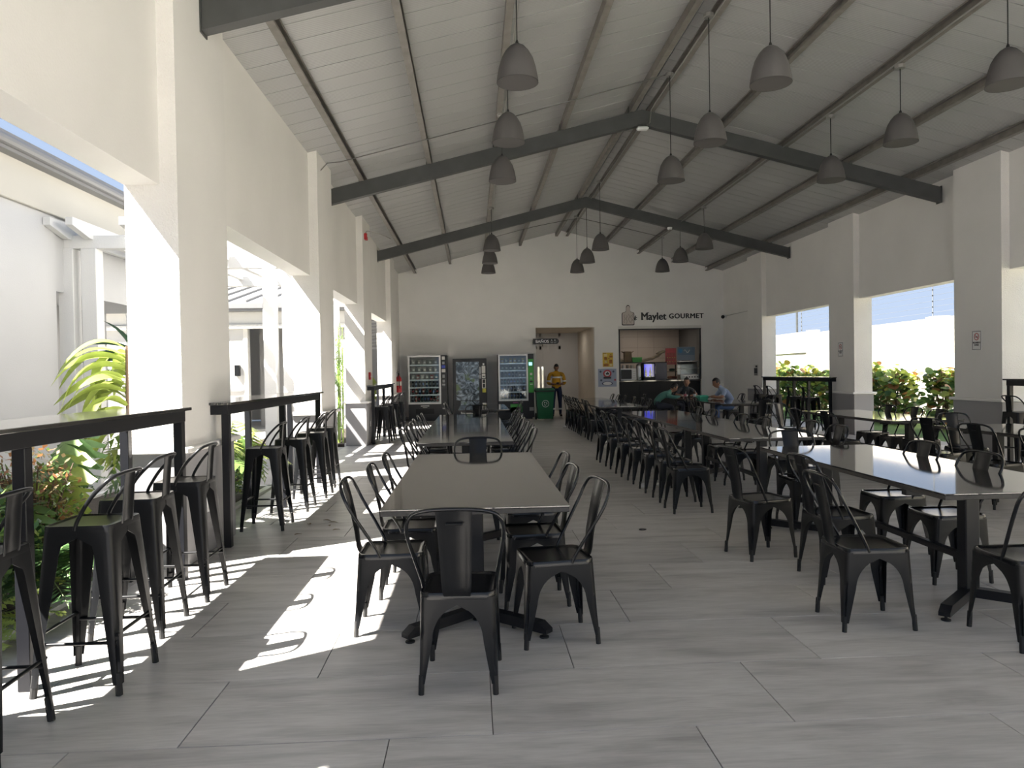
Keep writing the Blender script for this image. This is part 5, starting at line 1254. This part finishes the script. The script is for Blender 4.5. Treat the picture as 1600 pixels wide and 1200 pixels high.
def fern(name, label, base, n, L, mt, seed, h=.1, cat='fern', thick=.012, el=(15, 75)):
    """feathery fronds nobody could count: one joined part"""
    rg = random.Random(seed); t = thing(name, label, cat, base); b = MB(); st = MB()
    for i in range(n):
        a = rg.uniform(0, 2 * PI); e = R(rg.uniform(*el)); l = L * rg.uniform(.6, 1.1); pts = []
        for k in range(8):
            u = k / 7; pts.append(Vector((math.cos(a) * math.cos(e) * l * u, math.sin(a) * math.cos(e) * l * u, h + math.sin(e) * l * u - .38 * l * u * u)))
        st.tube(pts, .003, 4, caps=False); sd = Vector((-math.sin(a), math.cos(a), 0))
        for k in range(1, 22):
            u = k / 21 * 6.999; j = int(u); p = pts[j].lerp(pts[j + 1], u - j); wd = l * .26 * math.sin(PI * min(1, .12 + .88 * (k / 21))) * (1 if k < 20 else .5)
            fw = (pts[j + 1] - pts[j]).normalized()
            for s in (-1, 1):
                tip = p + sd * s * wd + fw * wd * .55 + Vector((0, 0, rg.uniform(-.02, .02) - wd * .15)); mid = p.lerp(tip, .5)
                b.add([p, mid + fw * thick, tip, mid - fw * thick], [(0, 1, 2, 3)])
    o = b.build('foliage', mt, t); o['kind'] = 'stuff'; st.build('stem', M_stem, t); return t
def bush(name, label, base, n, rx, ry, h, mats_, r, seed, cat='shrub'):
    rg = random.Random(seed); t = thing(name, label, cat, base); st = MB(); bs = [MB() for _ in mats_]
    for i in range(max(5, n // 40)):
        p = Vector((rg.uniform(-rx, rx) * .6, rg.uniform(-ry, ry) * .6, h * rg.uniform(.6, .9))); st.tube([(0, 0, 0), p * .5 + Vector((0, 0, .05)), p], [.014, .01, .004], 5)
    st.build('stem', M_wood, t)
    b = MB(); rr = random.Random(seed + 5)
    for i in range(n):
        u = Vector((rg.gauss(0, 1), rg.gauss(0, 1), rg.gauss(0, 1))).normalized() * rg.uniform(.55, 1.0); p = Vector((u.x * rx, u.y * ry, h * .55 + u.z * h * .45))
        d = Vector((rg.uniform(-1, 1), rg.uniform(-1, 1), rg.uniform(-.3, 1))).normalized(); s = d.cross(Vector((.3, .2, 1))).normalized(); l = r * rg.uniform(.7, 1.3)
        b.mi = rg.randrange(len(mats_)); b.add([p, p + d * l * .5 + s * l * .28, p + d * l, p + d * l * .5 - s * l * .28], [(0, 1, 2, 3)])
    o = b.build('foliage', mats_, t); o['kind'] = 'stuff'; return t
S1 = strap_leaf(.95, .12, .55, L_lime); S2 = strap_leaf(.80, .10, .75, L_mid); S3 = strap_leaf(.55, .10, .3, L_blue)
MO1 = lobed_leaf(.60, .27, 5, .22, L_lime); MO2 = lobed_leaf(.52, .24, 5, .25, L_mid); MO3 = lobed_leaf(.5, .24, 5, .2, L_deep)
SE1 = lobed_leaf(.52, .26, 8, .5, L_mid, .5); SE2 = lobed_leaf(.46, .24, 8, .5, L_lime, .5); SE3 = lobed_leaf(.50, .25, 8, .5, L_deep, .5)
BA1 = strap_leaf(1.1, .34, .5, L_lime)
SA = strap_leaf(.62, .13, .95, L_lime); SB = strap_leaf(.58, .12, 1.15, L_lime)
def cane_plant(name, label, base, metas, n, z0, z1, az, el, seed, scale=(.8, 1.15), lean=(0, 0)):
    rg = random.Random(seed); t = thing(name, label, 'plant', base); st = MB(); top = Vector((lean[0], lean[1], z1)); st.tube([(0, 0, 0), top * .5, top], [.03, .025, .012], 7)
    for i in range(n):
        z = lerp(z0, z1, (i + .5) / n); a = R(rg.uniform(*az)); p = top * (z / z1) + Vector((math.cos(a), math.sin(a), 0)) * .02
        lf = ob('leaf', rg.choice(metas), t, p, (rg.uniform(*el), rg.uniform(-.5, .5), a - PI / 2)); s = rg.uniform(*scale); lf.scale = (s, s, s)
    st.build('stem', M_wood, t, 60); return t
cane_plant('strap_leaf_plant', 'tall plant with layered drooping lime strap leaves beside the first left pillar', (-3.0, 6.5, 0), [SA, SB], 26, .95, 1.72, (120, 260), (-.3, .35), 3)
cane_plant('blue_leaf_plant', 'stiff blue-green leaved plant tip against the dark porch wall', (-4.05, 9.0, 0), [S3], 9, 1.45, 1.85, (60, 300), (.2, .9), 5)
plant('monstera', 'monstera with hanging yellow-green split leaves behind the left bar', (-2.98, 5.75, 0), [MO1, MO1, MO2, MO3], 11, .36, 1.12, M_stem, el=(-1.5, -.8), seed=8, az=(120, 285), stem_r=.011)
plant('monstera', 'smaller monstera with yellow-green split leaves nearer the left bar legs', (-2.88, 5.05, 0), [MO1, MO2, MO3], 8, .30, .80, M_stem, el=(-1.4, -.6), seed=9, az=(100, 280), scale=(.6, .9))
fern('feathery_fern', 'feathery dark fern spraying out left of the monstera', (-3.25, 5.75, 0), 14, .55, L_blue, 3, .62, el=(0, 40))
fern('feathery_fern', 'dark fern with hanging fronds between the foreground stool legs', (-2.70, 4.62, 0), 26, .55, L_deep, 4, .25, el=(5, 60))
fern('feathery_fern', 'bright green fern at the left picture edge near the floor', (-2.74, 4.10, 0), 24, .42, L_lime, 6, .12, el=(10, 60))
fern('feathery_fern', 'mid green fern under the left bar near the first pillar', (-2.80, 5.30, 0), 20, .50, L_mid, 7, .25)
bush('brownish_shrub', 'brownish twiggy shrub behind the mid leg of the left bar', (-3.0, 5.05, 0), 1500, .32, .34, 1.0, [L_brown, L_mid, L_or, L_brown], .05, 11)
bush('bright_shrub', 'low bright green small-leaved shrub behind the foreground stool', (-2.82, 4.86, 0), 1000, .2, .26, .52, [L_lime, L_mid], .06, 12)
bush('bright_shrub', 'mid green small-leaved shrub at the far left edge of the garden', (-2.95, 4.15, 0), 1700, .34, .5, .85, [L_mid, L_deep], .065, 13)
bush('bright_shrub', 'dark green small-leaved shrub behind the left bar, left of the brownish one', (-3.05, 4.62, 0), 1400, .34, .4, .80, [L_mid, L_deep, L_blue], .06, 14)
plant('split_leaf_philodendron', 'philodendron with bright deeply cut leaves in the second left opening, front one', (-2.98, 7.7, 0), [SE1, SE2, SE3], 20, .42, .95, M_stem, el=(-1.0, 0), seed=21, stem_r=.011)
plant('split_leaf_philodendron', 'philodendron with bright deeply cut leaves in the second left opening, rear one', (-3.0, 8.9, 0), [SE1, SE2], 18, .45, .92, M_stem, el=(-1.0, 0), seed=22, stem_r=.011)
plant('split_leaf_philodendron', 'philodendron with large upright bright leaves just behind the first left pillar', (-2.95, 7.0, 0), [SE1, SE2], 12, .25, 1.02, M_stem, el=(-.9, .3), seed=23, az=(80, 250))
bush('bright_shrub', 'dense green groundcover shrub under the second left bar', (-2.85, 8.3, 0), 1100, .25, .85, .42, [L_mid, L_deep, L_lime], .06, 24)
bush('bright_shrub', 'dense green groundcover shrub behind the first left pillar', (-2.86, 6.75, 0), 500, .22, .35, .4, [L_mid, L_deep], .06, 25)
m = MB(); m.b2((-3.62, 16.3, -.05), (-2.98, 16.6, 3.0)); tag(m.build('garden_pier', M_ext), 'white garden pier with slanting shadows seen between second and third left pillars', 'pier')
bb = thing('bamboo', 'slim bamboo clump growing beside the third left pillar', 'bamboo', (-2.86, 15.95, 0)); rg = random.Random(4); b = MB()
for i in range(7):
    x, y, hh = rg.uniform(-.07, .05), rg.uniform(-.2, .2), rg.uniform(2.0, 2.75); m = MB(); m.tube([(x, y, 0), (x + .02, y, hh * .5), (x + rg.uniform(-.05, .05), y, hh)], [.012, .011, .005], 6); m.build('cane', mat(f'cane{i}', (.22, .30, .06), .5), bb)
    for k in range(60):
        p = Vector((x, y, rg.uniform(.15, 1) * hh)); d = Vector((rg.uniform(-.5, .5), rg.uniform(-1, 1), rg.uniform(-.6, .5))).normalized(); s = d.cross(Vector((0, .2, 1))).normalized(); l = .16
        b.add([p, p + d * l * .4 + s * .011, p + d * l, p + d * l * .4 - s * .011], [(0, 1, 2, 3)])
o = b.build('foliage', L_mid, bb); o['kind'] = 'stuff'
plant('banana_plant', 'banana plant with broad glowing leaves in the far left opening', (-2.95, 20.6, 0), [BA1], 9, .25, 1.75, M_stem, el=(-1.2, .7), seed=31, az=(95, 265), stem_r=.02, scale=(.6, .9))
bush('bright_shrub', 'yellow-green shrub below the banana plant in the far left opening', (-3.0, 20.0, 0), 900, .3, .5, 1.2, [L_lime, L_yel, L_mid], .08, 32)
bush('garden_tree', 'leafy tree seen through the gap between the pergola posts', (-8.3, 14.9, 0), 2500, 1.0, 1.0, 2.9, [L_mid, L_lime, L_deep], .13, 33, 'tree')

# sea-grape hedge on the right: one shrub after the other, each outer leaf a part of it
RL = [round_leaf(.075, x) for x in (L_mid, L_deep, L_lime, L_or, L_yel)]
wts = [0, 0, 0, 1, 1, 1, 2, 2, 2, 3, 4]
names_ = ['at the near end of the hedge, behind the right pillar', 'beside the near end of the hedge, behind the right pillar', 'narrow, alone at the right of the near right window view', 'right of centre in the near right window view, left of the gap', 'at centre of the near right window view', 'left of centre in the near right window view', 'at the left of the near right window view', 'hidden mostly behind the far right pillar', 'at the right of the far right window view', 'at centre of the far right window view', 'at the left of the far right window view', 'at the far end of the hedge']
for i in range(12):
    rg = random.Random(100 + i); y = [14.3, 15.4, 16.45, 18.2, 19.2, 20.3, 21.4, 22.5, 23.6, 24.8, 26.0, 27.2][i]; nw = .55 if i == 2 else 1.0; h = [1.55, 1.5, 1.62, 1.5, 1.66, 1.7, 1.6, 1.6, 1.66, 1.6, 1.68, 1.6][i]
    t = thing('sea_grape_shrub', 'sea grape shrub ' + names_[i], 'shrub', (11.0, y, -.05), 0, 'sea grape hedge')
    st = MB(); inner = MB()
    tips = []
    for k in range(10):
        p = Vector((rg.uniform(-.38, .3), rg.uniform(-.5, .5) * nw, h * rg.uniform(.7, 1.0))); st.tube([(p.x * .3, p.y * .3, 0), p * .55 + Vector((0, 0, .1)), p], [.016, .011, .005], 5); tips.append(p)
    st.build('stem', M_wood, t)
    for k in range(190):
        if k < 100: tp = rg.choice(tips); p = tp * rg.uniform(.62, 1.0) + Vector((rg.uniform(-.12, .12), rg.uniform(-.12, .12), rg.uniform(-.05, .06)))
        else: p = Vector((rg.uniform(-.45, .2), rg.uniform(-.55, .55) * nw, h * rg.uniform(.08, .86)))
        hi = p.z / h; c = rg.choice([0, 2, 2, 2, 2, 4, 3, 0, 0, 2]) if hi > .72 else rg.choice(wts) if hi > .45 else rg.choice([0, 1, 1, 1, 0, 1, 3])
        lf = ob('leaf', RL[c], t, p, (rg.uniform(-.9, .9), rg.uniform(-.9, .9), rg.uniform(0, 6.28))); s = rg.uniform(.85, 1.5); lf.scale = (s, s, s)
    inner = MB()
    for k in range(260):
        p = Vector((rg.uniform(-.3, .5), rg.uniform(-.55, .55) * nw, h * rg.uniform(.05, .82))); d = Vector((rg.uniform(-1, 1), rg.uniform(-1, 1), rg.uniform(-.5, .8))).normalized(); s = d.cross(Vector((.1, .3, 1))).normalized(); l = .14
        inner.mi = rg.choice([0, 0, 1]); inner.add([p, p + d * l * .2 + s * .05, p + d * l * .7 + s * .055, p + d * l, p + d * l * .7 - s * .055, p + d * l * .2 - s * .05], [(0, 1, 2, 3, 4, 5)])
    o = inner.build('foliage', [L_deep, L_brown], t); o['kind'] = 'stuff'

# ------------------------------------------------------------------ small litter on the floor
def crumple(x, y, r, label, seed):
    rg = random.Random(seed); m = MB(); m.sphere((0, 0, 0), r, 8, 6, (1.2, .9, .55)); m.v = [tuple(c * rg.uniform(.75, 1.2) for c in v) for v in m.v]; m.v = [(a, b, c + r * .45) for a, b, c in m.v]
    z = min(v[2] for v in m.v); m.v = [(a, b, c - z) for a, b, c in m.v]
    return tag(m.build('crumpled_paper', M_paperw, None, loc=(x, y, 0)), label, 'litter', 'paper litter')
crumple(2.05, 8.76, .055, 'white crumpled paper under the third chair left of the middle table', 1); crumple(2.30, 8.85, .05, 'smaller white paper scrap by the chair legs of the middle table', 2)
crumple(2.64, 14.3, .06, 'white crumpled paper at the foot of the packed chair row', 3); crumple(2.33, 18.6, .05, 'white paper scrap on the floor near the corridor', 4)
m = MB(); m.box((0, 0, .002), (.22, .10, .003)); tag(m.build('paper_sheet', M_paperw, None, loc=(3.52, 5.25, 0), rot=(0, 0, .3)), 'white paper sheet on the floor under the large glossy table', 'litter')
m = MB(); m.tube([(.032 * math.cos(a * PI / 8), .022 * math.sin(a * PI / 8), .004) for a in range(15)], .004, 6); tag(m.build('black_ring', M_rubber, None, loc=(1.5, 6.46, 0)), 'small black ring lying on the open floor in the middle', 'litter')
rg = random.Random(2); lm = strap_leaf(.09, .03, .2, L_brown)
for i, (x, y) in enumerate(((-1.62, 6.6), (-1.31, 6.75), (-1.38, 6.95), (-1.58, 7.05), (-1.42, 7.12), (-1.50, 7.25))):
    tag(ob('fallen_leaf', lm, None, (x, y, .012), (0, 0, rg.uniform(0, 6))), 'fallen brown leaf beside the second left bar, ' + o6[i] + ' from the camera', 'leaf', 'fallen leaves')
dups = {k: v for k, v in LABELS.items() if len(v) > 1 and None in v}
if dups: print('DUP LABELS', dups)

for k in LABELS:
    if not 4 <= len(k.split()) <= 16: print('LABEL LEN', len(k.split()), k)
